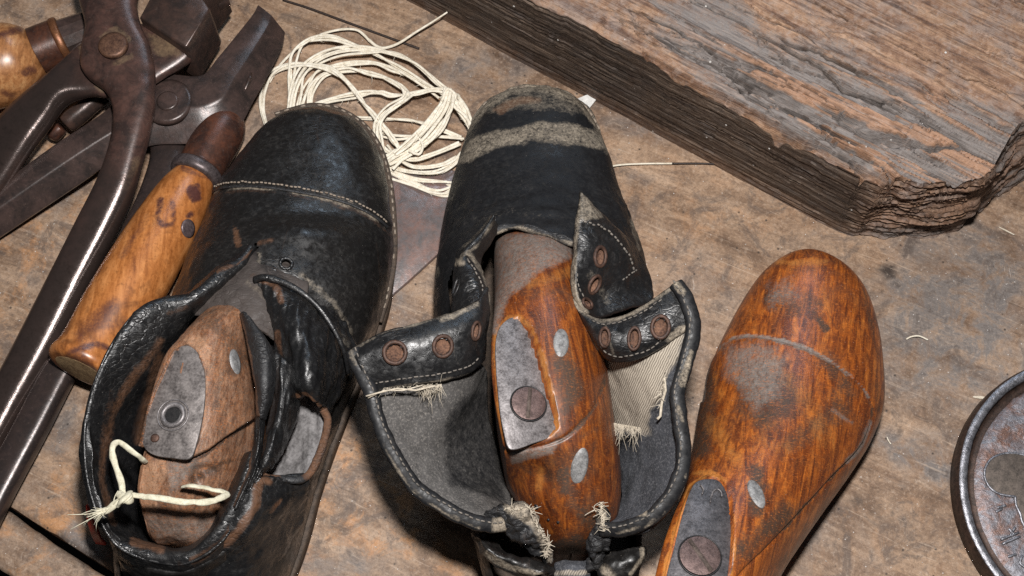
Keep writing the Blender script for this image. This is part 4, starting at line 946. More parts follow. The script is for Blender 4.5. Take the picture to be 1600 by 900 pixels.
mesh('frayed_threads', join([fibres(np.array([P(790, 795, 9.5), P(826, 795, 9.3), P(830, 800, 9.2)]), 200, .24, .028, 12, (0, 0, .2), .9), fibres(np.array([P(835, 815, 9.2), P(858, 850, 8.4), P(852, 872, 7.8)]), 160, .24, .026, 13, (.1, 0, .2), .9)]), fray_m, boot)
hl = [[(742, 836, 7.2), (756, 836, 7.4), (765, 846, 6.8)], [(752, 868, 7.2), (775, 862, 7.8), (790, 860, 7.2)], [(772, 885, 7.0), (805, 878, 7.6), (825, 872, 7.0)], [(800, 898, 6.8), (840, 892, 7.4), (862, 884, 6.8)]]
hl_f = [[(738, 832, 6.6), (750, 842, 7.3), (764, 842, 7.0), (775, 850, 6)], [(750, 862, 6.8), (768, 864, 7.5), (788, 862, 7.2), (795, 870, 6)], [(775, 885, 6.8), (800, 880, 7.4), (826, 874, 7.1), (830, 880, 6)], [(820, 905, 6.6), (842, 896, 7.2), (864, 886, 6.9), (866, 890, 6)]]
add('heel_counter', sheet(hl_f, .4, .08, wr=.22, wf=(1.4, 1.4, 1.4), seed=112), blk, boot, [('line', [(760, 865), (785, 882), (815, 892), (850, 898)], 4, 0, .75)], 113, 3)
hr_f = [[(868, 880, 6.4), (885, 876, 6.8), (905, 878, 6.7), (918, 876, 6.2)], [(866, 892, 6.7), (885, 890, 7.2), (908, 890, 7.0), (922, 886, 6.5)], [(866, 912, 6.5), (885, 910, 7), (908, 910, 6.8), (922, 906, 6.2)]]
add('heel_counter', sheet(hr_f, .4, .08, wr=.2, wf=(1.4, 1.4, 1.4), seed=115), lin_m, boot, [('line', [(868, 896), (918, 894)], 4, 0, .7)], 116, 3)
hr2 = [[(934, 872, 6.6), (950, 862, 7.0), (978, 858, 7.2), (1005, 856, 7.2)], [(934, 888, 6.9), (955, 880, 7.4), (985, 874, 7.5), (1006, 868, 7.2)], [(938, 905, 6.8), (960, 902, 7.2), (985, 895, 7.2), (1002, 885, 6.9)], [(945, 925, 6.2), (960, 922, 6.6), (980, 915, 6.6), (994, 905, 6.2)]]
add('heel_counter', sheet(hr2, .35, .08, wr=.18, wf=(1.2, 1.2, 1.2), seed=118, edge=.12), blk, boot, [('line', [(1003, 858), (1004, 872), (985, 898)], 3, 0, .8), ('line', [(945, 890), (955, 900)], 8, 0, .7)], 119, 4)

# ------------------------------------------------------------------ left shoe
shoe = thing('leather_shoe', 'torn black low shoe with stitched toe cap and no laces, greyed last inside', 'shoe', P(400, 560))
st = [(482, 183, 500, 183, 1.5, 2.0, 0, 2.2), (452, 188, 532, 188, 1.7, 3.1, 0, 2.2), (416, 209, 568, 210, 1.9, 4.2, 0, 2.2), (386, 241, 593, 244, 2.1, 4.9), (362, 270, 604, 290, 2.3, 5.3, 0, 2.1),
      (338, 306, 611, 348, 2.4, 5.7, 0, 2.2), (319, 350, 611, 400, 2.6, 6.4), (300, 400, 604, 450, 2.7, 7.2), (284, 450, 589, 500, 2.8, 7.8), (262, 505, 566, 557, 2.8, 7.4), (240, 575, 540, 620, 2.8, 6.8),
      (215, 660, 513, 690, 2.8, 6.4), (193, 750, 490, 758, 2.8, 6.4), (181, 830, 471, 830, 2.8, 6.4), (184, 900, 444, 900, 2.8, 6.4), (205, 955, 405, 955, 2.8, 6), (260, 995, 345, 995, 2.8, 5)]
G = loft(st, 170, 120, 8, .10); nr = G.shape[1]
V, F = loft_solid(G); Q = proj(V); Nn = vnormals(V, F)
phi = np.full(nr, -1.0); phi[8:8 + 121] = np.linspace(0, 180, 121)
ph = phi[np.arange(len(V)) % nr]
V = V + Nn * ((fbm(V * .5, 4, 131) - .5) * .3 + (fbm(V * np.array([1.2, 2.2, 2]), 4, 132) - .5) * .10)[:, None]
cap = crom(np.array([(336, 296), (350, 291), (380, 289), (420, 291), (460, 297), (510, 306), (550, 318), (585, 336), (613, 360)], float), 50)
dcap = seg_dist(Q, cap); front_ = in_poly(Q, np.vstack([cap, [(700, 360), (700, 100), (250, 100), (250, 296)]])); topv = (ph > 5) & (ph < 175)
V = V + Nn * ((np.where(front_, .10 * sstep(-1, 2.5, dcap), -.05 * np.exp(-(dcap / 3) ** 2))) * topv)[:, None]
hump = np.exp(-(((Q[:, 0] - 490) / 75) ** 2 + ((Q[:, 1] - 372) / 26) ** 2)); hollow = np.exp(-(((Q[:, 0] - 500) / 110) ** 2 + ((Q[:, 1] - 330) / 15) ** 2))
V = V + Nn * ((hump * .55 - hollow * .15) * topv)[:, None]
open1 = crom(np.array([(262, 520), (300, 455), (345, 425), (378, 402), (392, 383), (402, 379), (406, 392), (404, 415), (408, 436), (450, 452), (500, 500), (535, 560), (560, 640)], float), 70)
cut = in_poly(Q, np.vstack([open1, [(560, 1100), (150, 1100), (150, 520)]])) & (ph > 30) & (ph < 150)
cutR = in_poly(Q, np.array([(505, 640), (518, 652), (492, 735), (470, 752), (420, 748), (430, 690), (470, 640)])) & (ph > 60)
cut |= cutR
keepF = [f for f in F if not (len(f) <= 4 and all(cut[k] for k in f))]
up_p = [('line', cap + np.array([0, 5]), 2.2, 0, .62), ('line', cap + np.array([0, 9]), 4, 1, .35), ('area', [(362, 345), (372, 360), (378, 385), (368, 390)], 3, 1, .8),
        ('line', [(420, 215), (450, 190), (500, 178)], 10, 0, .2), ('line', [(450, 172), (490, 168), (540, 178)], 3, 1, .7), ('line', [(470, 430), (520, 470), (548, 520)], 6, 0, .42), ('line', [(405, 395), (404, 425)], 4, 0, .4),
        ('line', [(404, 380), (425, 376)], 5, 1, .6), ('line', [(345, 300), (330, 330)], 5, 0, .25)]
add('upper', holes((V, keepF), [(447, 412, .46, 1, 1), (425, 428, .36, 1, 1)]), blk, shoe, up_p, 133, 5); s1 = Surf(V, F)
cs = s1.line(cap, .05); add('toe_cap_seam', tube(cs + np.array([0, -.10, .0]), .09, 8, .6), rim_l, shoe)
mesh('toe_cap_stitching', stitches(s1.line(cap + np.array([0, -3.5]), .06), .17, .07, .05, .015), welt_m, shoe)
so1, ol1 = sole(st, .9, .02, 'sole', shoe, sole_m)
wl = crom(np.array([P(x, y, 1.6) for x, y in [(430, 180), (456, 172), (490, 165), (530, 172), (569, 197), (595, 236), (609, 290), (615, 350), (615, 402), (607, 452), (592, 503)]]), 130)
mesh('welt', tube(wl, .20, 10, .6), sole_m, shoe); mesh('welt_stitching', stitches(wl + np.array([0.05, 0, .15]), .3, .2, .06, .02, .25), welt_m, shoe)
# lace holes in the right front quarter
for q in [(447, 412, .32), (425, 428, .24)]:
    p, nn = s1.hit(q[0], q[1]); mesh('lace_hole', ring(p, nn, q[2] * .95, .09, 24, 8), blk_shiny, shoe)
# tongue
tongue_m = leather('worn tongue', base=(.038, .031, .028), rough=.55, grain=.5, dusty=.5, brown=.5, crack=.8, spec=.3)
tg_ = [[(388, 386, 7.0), (404, 384, 7.1), (440, 396, 7.1), (480, 420, 7.0)], [(350, 425, 7.5), (390, 412, 7.9), (430, 428, 7.9), (480, 455, 7.5)], [(320, 455, 7.8), (370, 448, 8.5), (425, 470, 8.4), (470, 500, 7.6)],
       [(296, 490, 7.6), (350, 490, 8.6), (410, 515, 8.4), (455, 550, 7.5)]]
add('tongue', sheet(tg_, .2, .11, wr=.22, seed=135), tongue_m, shoe, [('line', [(430, 450), (440, 500)], 14, 1, .7), ('line', [(330, 450), (300, 480)], 8, 1, .4), ('line', [(400, 395), (440, 440)], 12, 2, .5), ('line', [(385, 440), (420, 470)], 8, 0, .3)], 136, 5)
# rolled left collar with its lining, round the heel
rim = [[(345, 405, 5.8), (384, 384, 7.5), (398, 384, 7.7), (406, 392, 7.0)], [(320, 425, 5.2), (366, 402, 7.8), (384, 408, 7.9), (386, 420, 7.2)], [(300, 445, 5), (334, 423, 8.3), (356, 430, 8.5), (356, 446, 7.6)], [(275, 480, 4.6), (300, 453, 8.6), (326, 456, 8.9), (322, 476, 7.6)], [(255, 510, 4.2), (266, 463, 9.2), (298, 474, 9.1), (296, 506, 7.4)], [(235, 545, 4), (225, 478, 9.8), (268, 508, 8.9), (278, 545, 6.6)], [(220, 590, 3.8), (190, 515, 9.9), (232, 560, 8.6), (256, 590, 5.6)], [(208, 640, 3.6), (158, 572, 9.7), (192, 615, 8.1), (240, 640, 4.8)], [(198, 700, 3.4), (136, 640, 9.2), (168, 680, 7.5), (228, 690, 4.4)], [(190, 760, 3.2), (132, 705, 8.9), (160, 735, 7.2), (216, 740, 4)], [(186, 810, 3.2), (140, 765, 8.5), (166, 780, 7.0), (216, 785, 3.8)], [(186, 860, 3.2), (160, 820, 8.1), (182, 826, 7.0), (222, 820, 3.8)], [(200, 905, 3.2), (188, 856, 7.7), (206, 846, 7.2), (236, 845, 3.8)], [(245, 945, 3.2), (236, 876, 7.5), (244, 858, 7.4), (262, 855, 3.8)], [(315, 950, 3.2), (292, 880, 7.6), (294, 860, 7.8), (292, 852, 4)], [(382, 915, 3.2), (346, 846, 7.9), (336, 826, 8.2), (322, 822, 4.4)], [(432, 850, 3.4), (384, 782, 8.3), (368, 764, 8.6), (350, 770, 5)], [(452, 800, 3.6), (402, 728, 8.4), (388, 708, 8.6), (374, 715, 5.4)]]
rv = sheet(rim, .26, .10, nu=44, wr=.18, wf=(.9, .9, .9), seed=138, edge=.10)
rim_px = crom(np.array([q[1][:2] for q in rim], float), 120); rim_in = crom(np.array([q[2][:2] for q in rim], float), 120)
add('collar', rv, blk_shiny, shoe, [('line', rim_in[30:75], 7, 1, .55), ('line', [(250, 560), (222, 650), (215, 690)], 9, 1, .6), ('line', [(175, 610), (158, 690), (160, 760)], 6, 1, .3), ('line', [(210, 846), (250, 858)], 6, 1, .8),
     ('line', [(262, 490), (292, 480)], 5, 1, .4), ('line', rim_px[95:108], 6, 1, .5), ('line', [(300, 462), (350, 425)], 3, 0, .3), ('line', [(222, 600), (205, 690), (205, 790)], 10, 2, .5)], 139, 6)
rt = crom(np.array([P(q[2][0]*.6 + q[1][0]*.4, q[2][1]*.6 + q[1][1]*.4, max(q[1][2], q[2][2]) - .02) for q in rim[:5]]), 70)
rr_ = np.interp(np.linspace(0, 1, 70), [0, .25, .6, .85, 1], [.16, .24, .36, .30, .06])
add('collar_roll', tube(rt, rr_ * (1 + .3 * (fbm(rt * 1.1, 3, 141) - .5)), 14, .7), blk_shiny, shoe, [('line', [(400, 388), (372, 412), (340, 424)], 3, 1, .6)], 142, 4)
eg = crom(np.array([P(*q[1]) for q in rim[4:]]), 160)
add('collar_edge', tube(eg, .075 * (1 + .5 * (fbm(eg * 1.1, 3, 143) - .5)), 10, .8), blk_shiny, shoe)
ho = s = Surf(*rv)
p, nn = s.hit(242, 500); mesh('torn_slit', ring(p + nn * .05, nn, .30, .08, 24, 8, 1.5, .5), blk_shiny, shoe); mesh('torn_slit_hole', disc(p + nn * .06, nn, .24, .02, 20, .3), plain_hole, shoe)
# right quarter, buckled
rq = [[(398, 436, 8.3), (425, 440, 8.6), (455, 448, 8.5), (490, 470, 7.6), (540, 505, 5.6)], [(412, 462, 8.4), (440, 460, 9.0), (475, 480, 9.0), (515, 520, 7.8), (556, 556, 4.8)],
      [(424, 500, 8.4), (448, 500, 9.2), (478, 520, 9.3), (512, 560, 8.0), (545, 595, 4.6)], [(432, 545, 8.0), (452, 545, 8.9), (480, 560, 9.4), (508, 590, 8.2), (532, 622, 4.6)],
      [(440, 585, 7.6), (456, 590, 8.4), (480, 600, 9.2), (500, 612, 8.4), (522, 640, 5.0)], [(452, 618, 7.0), (464, 618, 7.6), (482, 618, 8.6), (496, 628, 8.2), (514, 652, 5.4)]]
rqs = sheet(rq, .28, .08, wr=.40, wf=(2.0, .5, .9), seed=145, edge=.22)
add('quarter', rqs, blk_shiny, shoe, [('line', [(400, 436), (430, 445), (440, 470)], 5, 1, .6), ('line', [(434, 520), (440, 570)], 5, 1, .55), ('line', [(455, 620), (480, 618), (505, 640), (518, 655)], 4, 1, .8), ('line', [(460, 450), (510, 500), (545, 540)], 5, 0, .3)], 146, 5)
rl = crom(pts3([(397, 437, 8.7), (412, 433, 8.9), (440, 440, 8.9), (470, 456, 8.8), (498, 480, 8.4), (522, 515, 7.9), (538, 550, 7.2), (545, 585, 6.2)]), 80)
add('quarter_hem', tube(rl, np.linspace(.17, .11, 80) * (1 + .5 * (fbm(rl * 1.6, 3, 9) - .5)), 12, .7), blk_shiny, shoe)
fd = [[(418, 540, 7.8), (440, 560, 8.7), (462, 575, 8.4), (472, 590, 7.2)], [(424, 600, 7.8), (440, 610, 8.8), (458, 620, 8.4), (464, 632, 7.0)], [(420, 660, 7.8), (432, 664, 8.8), (446, 668, 8.2), (452, 676, 6.8)],
      [(404, 710, 8.0), (418, 714, 8.8), (434, 712, 8.0), (442, 708, 6.4)], [(388, 752, 8.0), (400, 750, 8.5), (412, 744, 7.8), (420, 738, 6.4)]]
add('quarter_fold', sheet(fd, .25, .07, wr=.34, wf=(2.6, .4, 1), seed=148, edge=.05), blk_shiny, shoe, [], 149)
cu = [[(373, 490, 8.9), (380, 489, 9.5), (390, 494, 9.6), (402, 508, 9.0)], [(384, 530, 9.4), (398, 524, 10.0), (414, 532, 10.0), (428, 552, 8.8)], [(392, 570, 9.4), (406, 568, 10.0), (420, 574, 9.9), (432, 590, 8.7)], [(398, 612, 9.2), (408, 612, 9.7), (418, 616, 9.6), (426, 625, 8.6)], [(401, 650, 8.8), (406, 650, 9.1), (410, 652, 9.0), (415, 656, 8.4)]]
add('curled_tab', sheet(cu, .22, .07, wr=.10, seed=151), rim_l, shoe, [('line', [(375, 492), (385, 540), (394, 590), (401, 648)], 4, 1, 1.0), ('line', [(392, 520), (400, 560)], 6, 0, .2)], 152, 4)
add('inside_edge', sheet([[(398, 640, 8.6), (406, 648, 8.9), (416, 652, 8.4)], [(396, 690, 8.6), (404, 694, 8.9), (412, 694, 8.4)], [(385, 735, 8.6), (393, 738, 8.9), (402, 738, 8.4)], [(360, 790, 8.4), (368, 794, 8.7), (376, 798, 8.2)]], .2, .07, wr=.12, seed=153), blk_shiny, shoe, [('line', [(395, 660), (388, 730), (365, 790)], 3, 1, .6)], 154, 4)
wi = [[(446, 618, 5.4), (475, 615, 5.8), (512, 632, 6.0)], [(432, 680, 4.8), (465, 680, 5.4), (500, 690, 6.0)], [(415, 730, 4.6), (450, 735, 5.3), (488, 735, 5.9)], [(395, 775, 4.4), (435, 780, 5.0), (475, 775, 5.4)]]
add('torn_lining', sheet(wi, .2, .10, wr=.35, wf=(2.0, .35, 1), seed=155), grey_lin, shoe)
add('torn_edge', tube(crom(pts3([(505, 640, 6.9), (512, 656, 6.7), (506, 690, 6.6), (494, 722, 6.5), (482, 742, 6.5), (466, 750, 6.8), (442, 748, 7.1), (424, 748, 7.5), (412, 744, 7.8)]), 90), .16 + .08 * fbm(np.linspace(0, 9, 90)[:, None] * np.ones(3), 3, 6), 10, .7), rim_l, shoe, [('line', [(505, 640), (512, 656), (494, 722), (482, 742)], 9, 1, .9), ('line', [(412, 744), (428, 748)], 9, 1, .9)], 157, 4)
hc = [[(366, 792, 8.2), (386, 772, 8.3), (408, 748, 8.1), (440, 748, 7.3), (482, 744, 6.4)], [(352, 822, 8.1), (384, 806, 8.3), (414, 790, 7.8), (445, 782, 6.8), (478, 780, 5.2)], [(340, 850, 7.6), (378, 840, 7.6), (412, 830, 7.0), (445, 820, 5.6), (470, 815, 3.8)], [(325, 890, 6.4), (375, 884, 6.2), (412, 876, 5.4), (440, 866, 4.2), (456, 858, 3.0)], [(320, 940, 5), (372, 935, 4.8), (408, 925, 4.0), (430, 915, 3.2), (442, 905, 2.4)]]
add('heel_counter', sheet(hc, .3, .09, wr=.28, wf=(.9, .7, .9), seed=158, edge=.05), blk_shiny, shoe, [('line', [(405, 752), (398, 790), (372, 830), (350, 850)], 7, 1, .85), ('line', [(412, 750), (420, 752)], 6, 1, .9), ('line', [(425, 800), (440, 780)], 4, 1, .6)], 159, 5)
bk = [[(182, 852, 6.9), (230, 888, 6.9), (292, 894, 7.0), (352, 862, 7.2)], [(188, 890, 5.0), (235, 925, 5), (300, 930, 5), (360, 905, 5.2)], [(200, 930, 2.8), (245, 965, 2.8), (305, 970, 2.8), (375, 945, 2.8)]]
add('heel_back', sheet(bk, .3, .12, wr=.15, seed=161), blk, shoe, [('line', [(260, 880), (330, 870)], 2, 0, .3)], 162, 4)

# greyed last inside
st1 = [(330, 480, 400, 484, (7.4, 7), 8.1), (305, 502, 398, 507, (8.4, 7), 9.2), (282, 530, 396, 537, (9.2, 6.8), 10.0, -.2, 2.4), (262, 560, 400, 577, (9.7, 6.6), 10.5, -.35, 2.6), (241, 620, 405, 634, (9.9, 6.5), 10.6, -.35, 2.7),
       (223, 685, 402, 694, (9.8, 6.4), 10.4, -.3, 2.7), (209, 735, 390, 747, (9.3, 6.2), 9.9, -.2, 2.5), (207, 785, 372, 792, (8.3, 6), 9.0, -.1, 2.3), (217, 822, 345, 828, (7.2, 5.6), 8.1), (240, 846, 308, 850, 6, 7.0), (262, 857, 288, 858, 4.5, 5.8), (274, 859, 276, 859, 4, 4.6)]
G1 = loft(st1, 220, 150, 6, .05); V1, F1 = loft_solid(G1)
o1, n1_ = plane_from([(285, 555, 10.35), (300, 690, 10.35), (240, 690, 10.15)])
pl1 = [(258, 575), (272, 548), (292, 540), (308, 550), (319, 580), (321, 610), (317, 650), (308, 690), (297, 716), (270, 716), (236, 709), (223, 692), (228, 650), (242, 610)]
V1 = press(V1, F1, pl1, o1, n1_)
Q1 = proj(V1); N1 = vnormals(V1, F1)
seam1 = crom(np.array([(298, 718), (325, 705), (360, 680), (400, 655)], float), 30); dd = seg_dist(Q1, seam1)
low1 = in_poly(Q1, np.vstack([seam1, [(430, 640), (430, 900), (150, 900), (150, 690), (222, 697), (240, 712), (272, 719)]])) * sstep(5.4, 7.6, V1[:, 2])
chip1 = np.exp(-(((Q1[:, 0] - 305) / 24) ** 2 + ((Q1[:, 1] - 533) / 16) ** 2))
V1 = V1 - N1 * (.38 * low1 + .22 * chip1 * fbm(V1 * 2.2, 4, 177) * 1.6 + .10 * (fbm(V1 * np.array([2.5, .6, 1.5]), 4, 178) - .5) + .16 * low1 * (fbm(V1 * np.array([1.8, .5, 1.0]), 4, 179) - .5))[:, None]
V1 = V1 - N1 * (.07 * np.exp(-(dd / 1.8) ** 2) + .45 * np.exp(-(((Q1[:, 0] - 310) / 13) ** 2 + ((Q1[:, 1] - 752) / 13) ** 2)) + .25 * np.exp(-(((Q1[:, 0] - 325) / 22) ** 2 + ((Q1[:, 1] - 738) / 9) ** 2)))[:, None]
last1 = thing('shoe_last', 'dull grey-brown wooden last with holed metal plate inside the torn black shoe', 'shoe last', P(310, 660, 1))
c1 = paint(V1, [('line', seam1, 2, 2, 1.0), ('line', pl1 + [pl1[0]], 1.3, 2, .9), ('line', [(368, 556), (368, 574)], 13, 2, .7), ('area', [(285, 530), (312, 522), (330, 545), (325, 575), (318, 560), (300, 540)], 3, 1, 1.0), ('line', [(300, 530), (326, 548)], 6, 1, 1.0), ('area', [(215, 725), (255, 720), (262, 735), (240, 790), (212, 780)], 5, 1, .85), ('area', [(212, 785), (245, 784), (245, 796), (215, 798)], 4, 1, 1.0),
               ('area', [(265, 722), (330, 720), (300, 740), (262, 780)], 9, 0, .65), ('line', [(300, 775), (285, 790)], 6, 1, .5), ('line', [(335, 505), (380, 560)], 14, 2, .5), ('line', [(335, 600), (350, 690)], 12, 2, .4), ('line', [(380, 600), (385, 680)], 8, 1, .3), ('line', [(322, 600), (318, 680)], 4, 1, .5),
               ('area', [(215, 800), (370, 800), (340, 850), (240, 850)], 14, 0, .5), ('line', [(302, 748), (318, 742), (335, 732)], 7, 2, 1.0), ('line', [(322, 738), (350, 722), (390, 716)], 4, 2, .6), ('line', [(260, 735), (250, 780)], 4, 2, .4), ('line', [(275, 730), (265, 760)], 3, 1, .6)], 171, 6)  # dark stroke across the notch paints the shade in its hollow
mesh('last_body', (V1, F1), last1_m, last1, attr=c1); sl1 = Surf(V1, F1)
plate('metal_plate', pl1, o1, n1_, worn_plate, last1, lift=.03, th=.12)
c = on_plane(271, 649, o1, n1_) + n1_ * .06
h = mesh('plate_hole', disc(c, n1_, .40, .012, 30, .3), blackmet, last1)
mesh('hole_rim', join([ring(c, n1_, .50, .13, 36, 8), ring(c, n1_, .74, .04, 36, 8)]), plate_m, h)
c = on_plane(243, 685, o1, n1_) + n1_ * .07; mesh('nail', disc(c, n1_, .20, .06, 20, .3, .02), rust_m, last1)
pin(sl1, 368, 565, .36, .60, last1, .1)

# string tied round the last
def cord(px, r, k=80, seed=0, flat=.5):
    A = crom(np.array([P(*q) for q in px]), k); return tube(A + (np.stack([fbm(A * 1.6, 3, seed + q) for q in range(3)], 1) - .5) * .16, r * (1 + .7 * (fbm(A * 1.8, 3, seed) - .5)), 9, flat)
loop = join([cord([(194, 776, 10.1), (189, 750, 10.2), (180, 725, 10.2), (175, 705, 10.3), (178, 695, 10.4), (186, 692, 10.5), (200, 700, 10.5), (216, 712, 10.4), (228, 722, 9.6)], .15, 90, 1),
             cord([(196, 774, 10.2), (215, 775, 10.4), (245, 778, 10.5), (275, 782, 10.4), (310, 786, 10.1), (335, 781, 9.8), (352, 774, 9.4), (356, 770, 9.2), (345, 766, 9.3), (325, 763, 9.5), (300, 759, 9.8), (285, 760, 9.4)], .15, 110, 2),
             cord([(186, 770, 10.2), (192, 776, 10.55), (200, 781, 10.6), (206, 780, 10.2)], .17, 24, 5), cord([(202, 768, 10.2), (199, 775, 10.6), (193, 782, 10.65), (186, 788, 10.3)], .18, 24, 6), cord([(187, 781, 10.3), (194, 784, 10.6), (202, 777, 10.55), (204, 771, 10.2)], .15, 24, 7),
             cord([(192, 782, 10.4), (180, 788, 10.3), (170, 795, 10.2), (160, 800, 10.1)], .17, 30, 3),
             fibres(np.array([P(172, 793, 10.3), P(164, 799, 10.2)]), 80, .75, .034, 17, (-1, -.35, -.1), .13, .15), fibres(np.array([P(178, 788, 10.4), P(176, 790, 10.3)]), 3, .5, .03, 18, (.2, 1, .3), .3)])
mesh('string', loop, string_m, label='thin cream string loop knotted around the greyed last in the torn shoe', cat='string', base=P(215, 775, 9))
# red scrap behind the heel
mesh('red_scrap', sheet([[(134, 790, 6.0), (142, 788, 6.4)], [(135, 812, 5.4), (146, 815, 5.8)], [(142, 835, 4.0), (154, 838, 4.4)], [(150, 850, .6), (165, 852, .6)]], .15, .1, seed=3), plain('red', (.45, .02, .012), (.55, .04, .02), .5),
     label='small bright red scrap tucked behind the heel of the torn black shoe', cat='scrap', base=P(150, 850, 0.0))

# ------------------------------------------------------------------ tools at the left
pin1 = thing('lasting_pincers', 'large dark steel pincers with square hammer boss, on top of the other tools', 'pincers', P(150, 300))
armB = [(110, -60, 222, -60, 5.2, .75), (119, -15, 218, -15, 5.2, .75), (126, 10, 214, 10, 5.2, .75), (133, 42, 222, 44, 5.2, .72), (127, 78, 235, 72, 5.1, .70), (127, 106, 242, 106, 5.0, .70), (140, 124, 243, 124, 4.9, .70), (164, 142, 243, 143, 4.8, .72), (176, 168, 242, 168, 4.6, .75), (177, 192, 237, 193, 4.4, .8),
        (172, 228, 228, 230, 4.1, .85), (152, 285, 208, 300, 3.6, .86), (118, 352, 182, 360, 3.1, .84), (70, 447, 138, 446, 2.5, .82), (20, 545, 86, 548, 2.0, .8), (-30, 640, 32, 645, 1.6, .78), (-80, 735, -20, 740, 1.4, .75)]
A_ = bar(armB, 190, 44, 2.5); cA = np.zeros((len(A_[0]), 4)); cA[:, 3] = 1
forge_m = steel('forged pincers steel', .88, rust=(.092, .047, .037), dark=(.028, .017, .015), painted=True)
add('handle', A_, forge_m, pin1, [('line', [(185, 350), (60, 500), (-40, 680)], 60, 2, .95), ('line', [(160, 280), (200, 290)], 25, 2, .6), ('line', [(155, 60), (177, 45), (202, 62), (205, 85), (180, 100)], 4, 1, .5), ('line', [(212, 250), (200, 290)], 8, 1, .5)], 201, 14)
armA = [(-70, 270, -20, 330, 2.0, .75), (-40, 235, 10, 292, 2.4, .8), (0, 185, 46, 238, 3.0, .85), (35, 152, 78, 195, 3.4, .86), (72, 122, 104, 160, 3.8, .85), (98, 96, 140, 150, 3.9, .62), (128, 68, 170, 152, 3.9, .55), (170, 50, 215, 146, 3.9, .55), (215, 38, 262, 118, 3.9, .55), (262, 55, 292, 100, 3.9, .55), (288, 72, 302, 90, 3.9, .5)]
B_ = bar(armA, 130, 40, 2.5)
add('handle', B_, forge_m, pin1, [('line', [(90, 140), (0, 230), (-40, 280)], 40, 2, 1.0), ('area', [(228, 50), (270, 60), (285, 85), (245, 90)], 9, 1, .7), ('line', [(125, 72), (140, 100)], 5, 1, .6), ('line', [(150, 135), (160, 142)], 5, 1, .6)], 203, 8)
p_ = P(177, 71, 5.92); mesh('rivet', disc(p_, (0, 0, 1), .82, .16, 48, .3, .05), plain('rivet', (.06, .030, .022), (.20, .105, .065), .5, .45, 2.2), pin1)
hb = [(218, 27), (232, 0), (244, -30), (330, -30), (322, 0), (328, 15), (322, 28), (291, 72), (284, 70)]
hp = np.array([P(x, y, 5.3) for x, y in crom(np.array(hb, float), 60, closed=True)])
hp = np.array([P(*q, 5.3) for q in [(218, 27), (232, 0), (246, -35), (345, -35), (318, 0), (327, 12), (326, 18), (293, 72), (287, 73)]])
mesh('hammer_boss', slab(hp, (0, 0, 1), 3.4, .12), steel_m, pin1, sharp=50)
hc_ = bar([(300, -20, 330, 20, 3.4, .9), (318, -10, 338, 16, 3.4, .8), (335, -14, 348, 12, 3.2, .6), (352, -16, 360, 6, 3.0, .35)], 40, 24); mesh('claw', hc_, steel_m, pin1)

pin2 = thing('pincers', 'smaller dark flat-jawed pincers lying underneath the large pair', 'pincers', P(180, 250))
j1 = [(404, 14, 444, 46, 2.0, .55), (398, 28, 440, 64, 2.1, .68), (372, 62, 420, 106, 2.3, .75), (342, 98, 394, 152, 2.5, .75), (318, 124, 372, 190, 2.6, .72), (280, 122, 335, 214, 2.7, .62), (246, 118, 285, 220, 2.75, .6), (208, 140, 240, 222, 2.75, .58), (166, 180, 192, 236, 2.6, .6), (90, 232, 118, 284, 2.2, .68), (0, 298, 22, 348, 1.7, .68), (-60, 340, -40, 390, 1.3, .65)]
def facet(st, prof, nv=140):
    A = np.array([np.concatenate([P(q[0], q[1], q[4]), P(q[2], q[3], q[4]), [q[5]]]) for q in st]); S = crom(A, nv); V = []; n = len(prof)
    for s in S:
        M_ = (s[:3] + s[3:6]) / 2; H = (s[3:6] - s[:3]) / 2
        for x, z in prof: V.append(M_ + H * x + np.array([0, 0, s[6] * z]))
    return fix(np.array(V), grid_faces(nv, n, True) + [tuple(range(n))[::-1], tuple(range((nv-1)*n, nv*n))])
fp = [(-.94, -1), (-1, -.8), (-1, .6), (-.93, .86), (-.80, .95), (-.3, .98), (.10, .95), (.17, .90), (.23, .80), (.28, .68), (.95, -.45), (1.0, -.6), (.9, -1)]
mesh('handle', facet(j1, fp), steel_r, pin2, sharp=28)
j2 = [(222, 128, 300, 128, 1.55, .5), (214, 170, 306, 170, 1.55, .55), (222, 205, 296, 205, 1.5, .6), (236, 238, 290, 243, 1.5, .65), (224, 288, 270, 296, 1.5, .68), (200, 343, 248, 356, 1.5, .70), (146, 450, 190, 460, 1.5, .72), (75, 560, 130, 564, 1.5, .72), (17, 675, 72, 677, 1.5, .72), (-35, 770, 20, 775, 1.5, .7), (-60, 830, -10, 835, 1.5, .7)]
mesh('handle', bar(j2, 150, 40, 3.0), steel_p, pin2)
mesh('pivot_plate', disc(P(262, 160, 3.15), (0, 0, 1), 1.45, .22, 48, .25), steel_r, pin2); mesh('rivet', disc(P(262, 158, 3.4), (0, 0, 1), .62, .10, 36, .3), steel_r, pin2)

punch = thing('punch', 'short dark steel punch wedged under the pincers handles', 'punch', P(120, 180))
mesh('shaft', lathe(P(160, 146, 1.9), P(94, 200, 1.3), smooth_prof([(0, .60), (1, .62), (1.6, .66), (2.4, .66), (2.75, .60), (2.8, .45)], 30), 30), steel_m, punch)
mesh('tip', lathe(P(96, 198, 1.2), P(76, 217, .8), smooth_prof([(0, .40), (.3, .46), (.75, .46), (.9, .30), (1.0, .1)], 20), 24), ferr_m, punch)

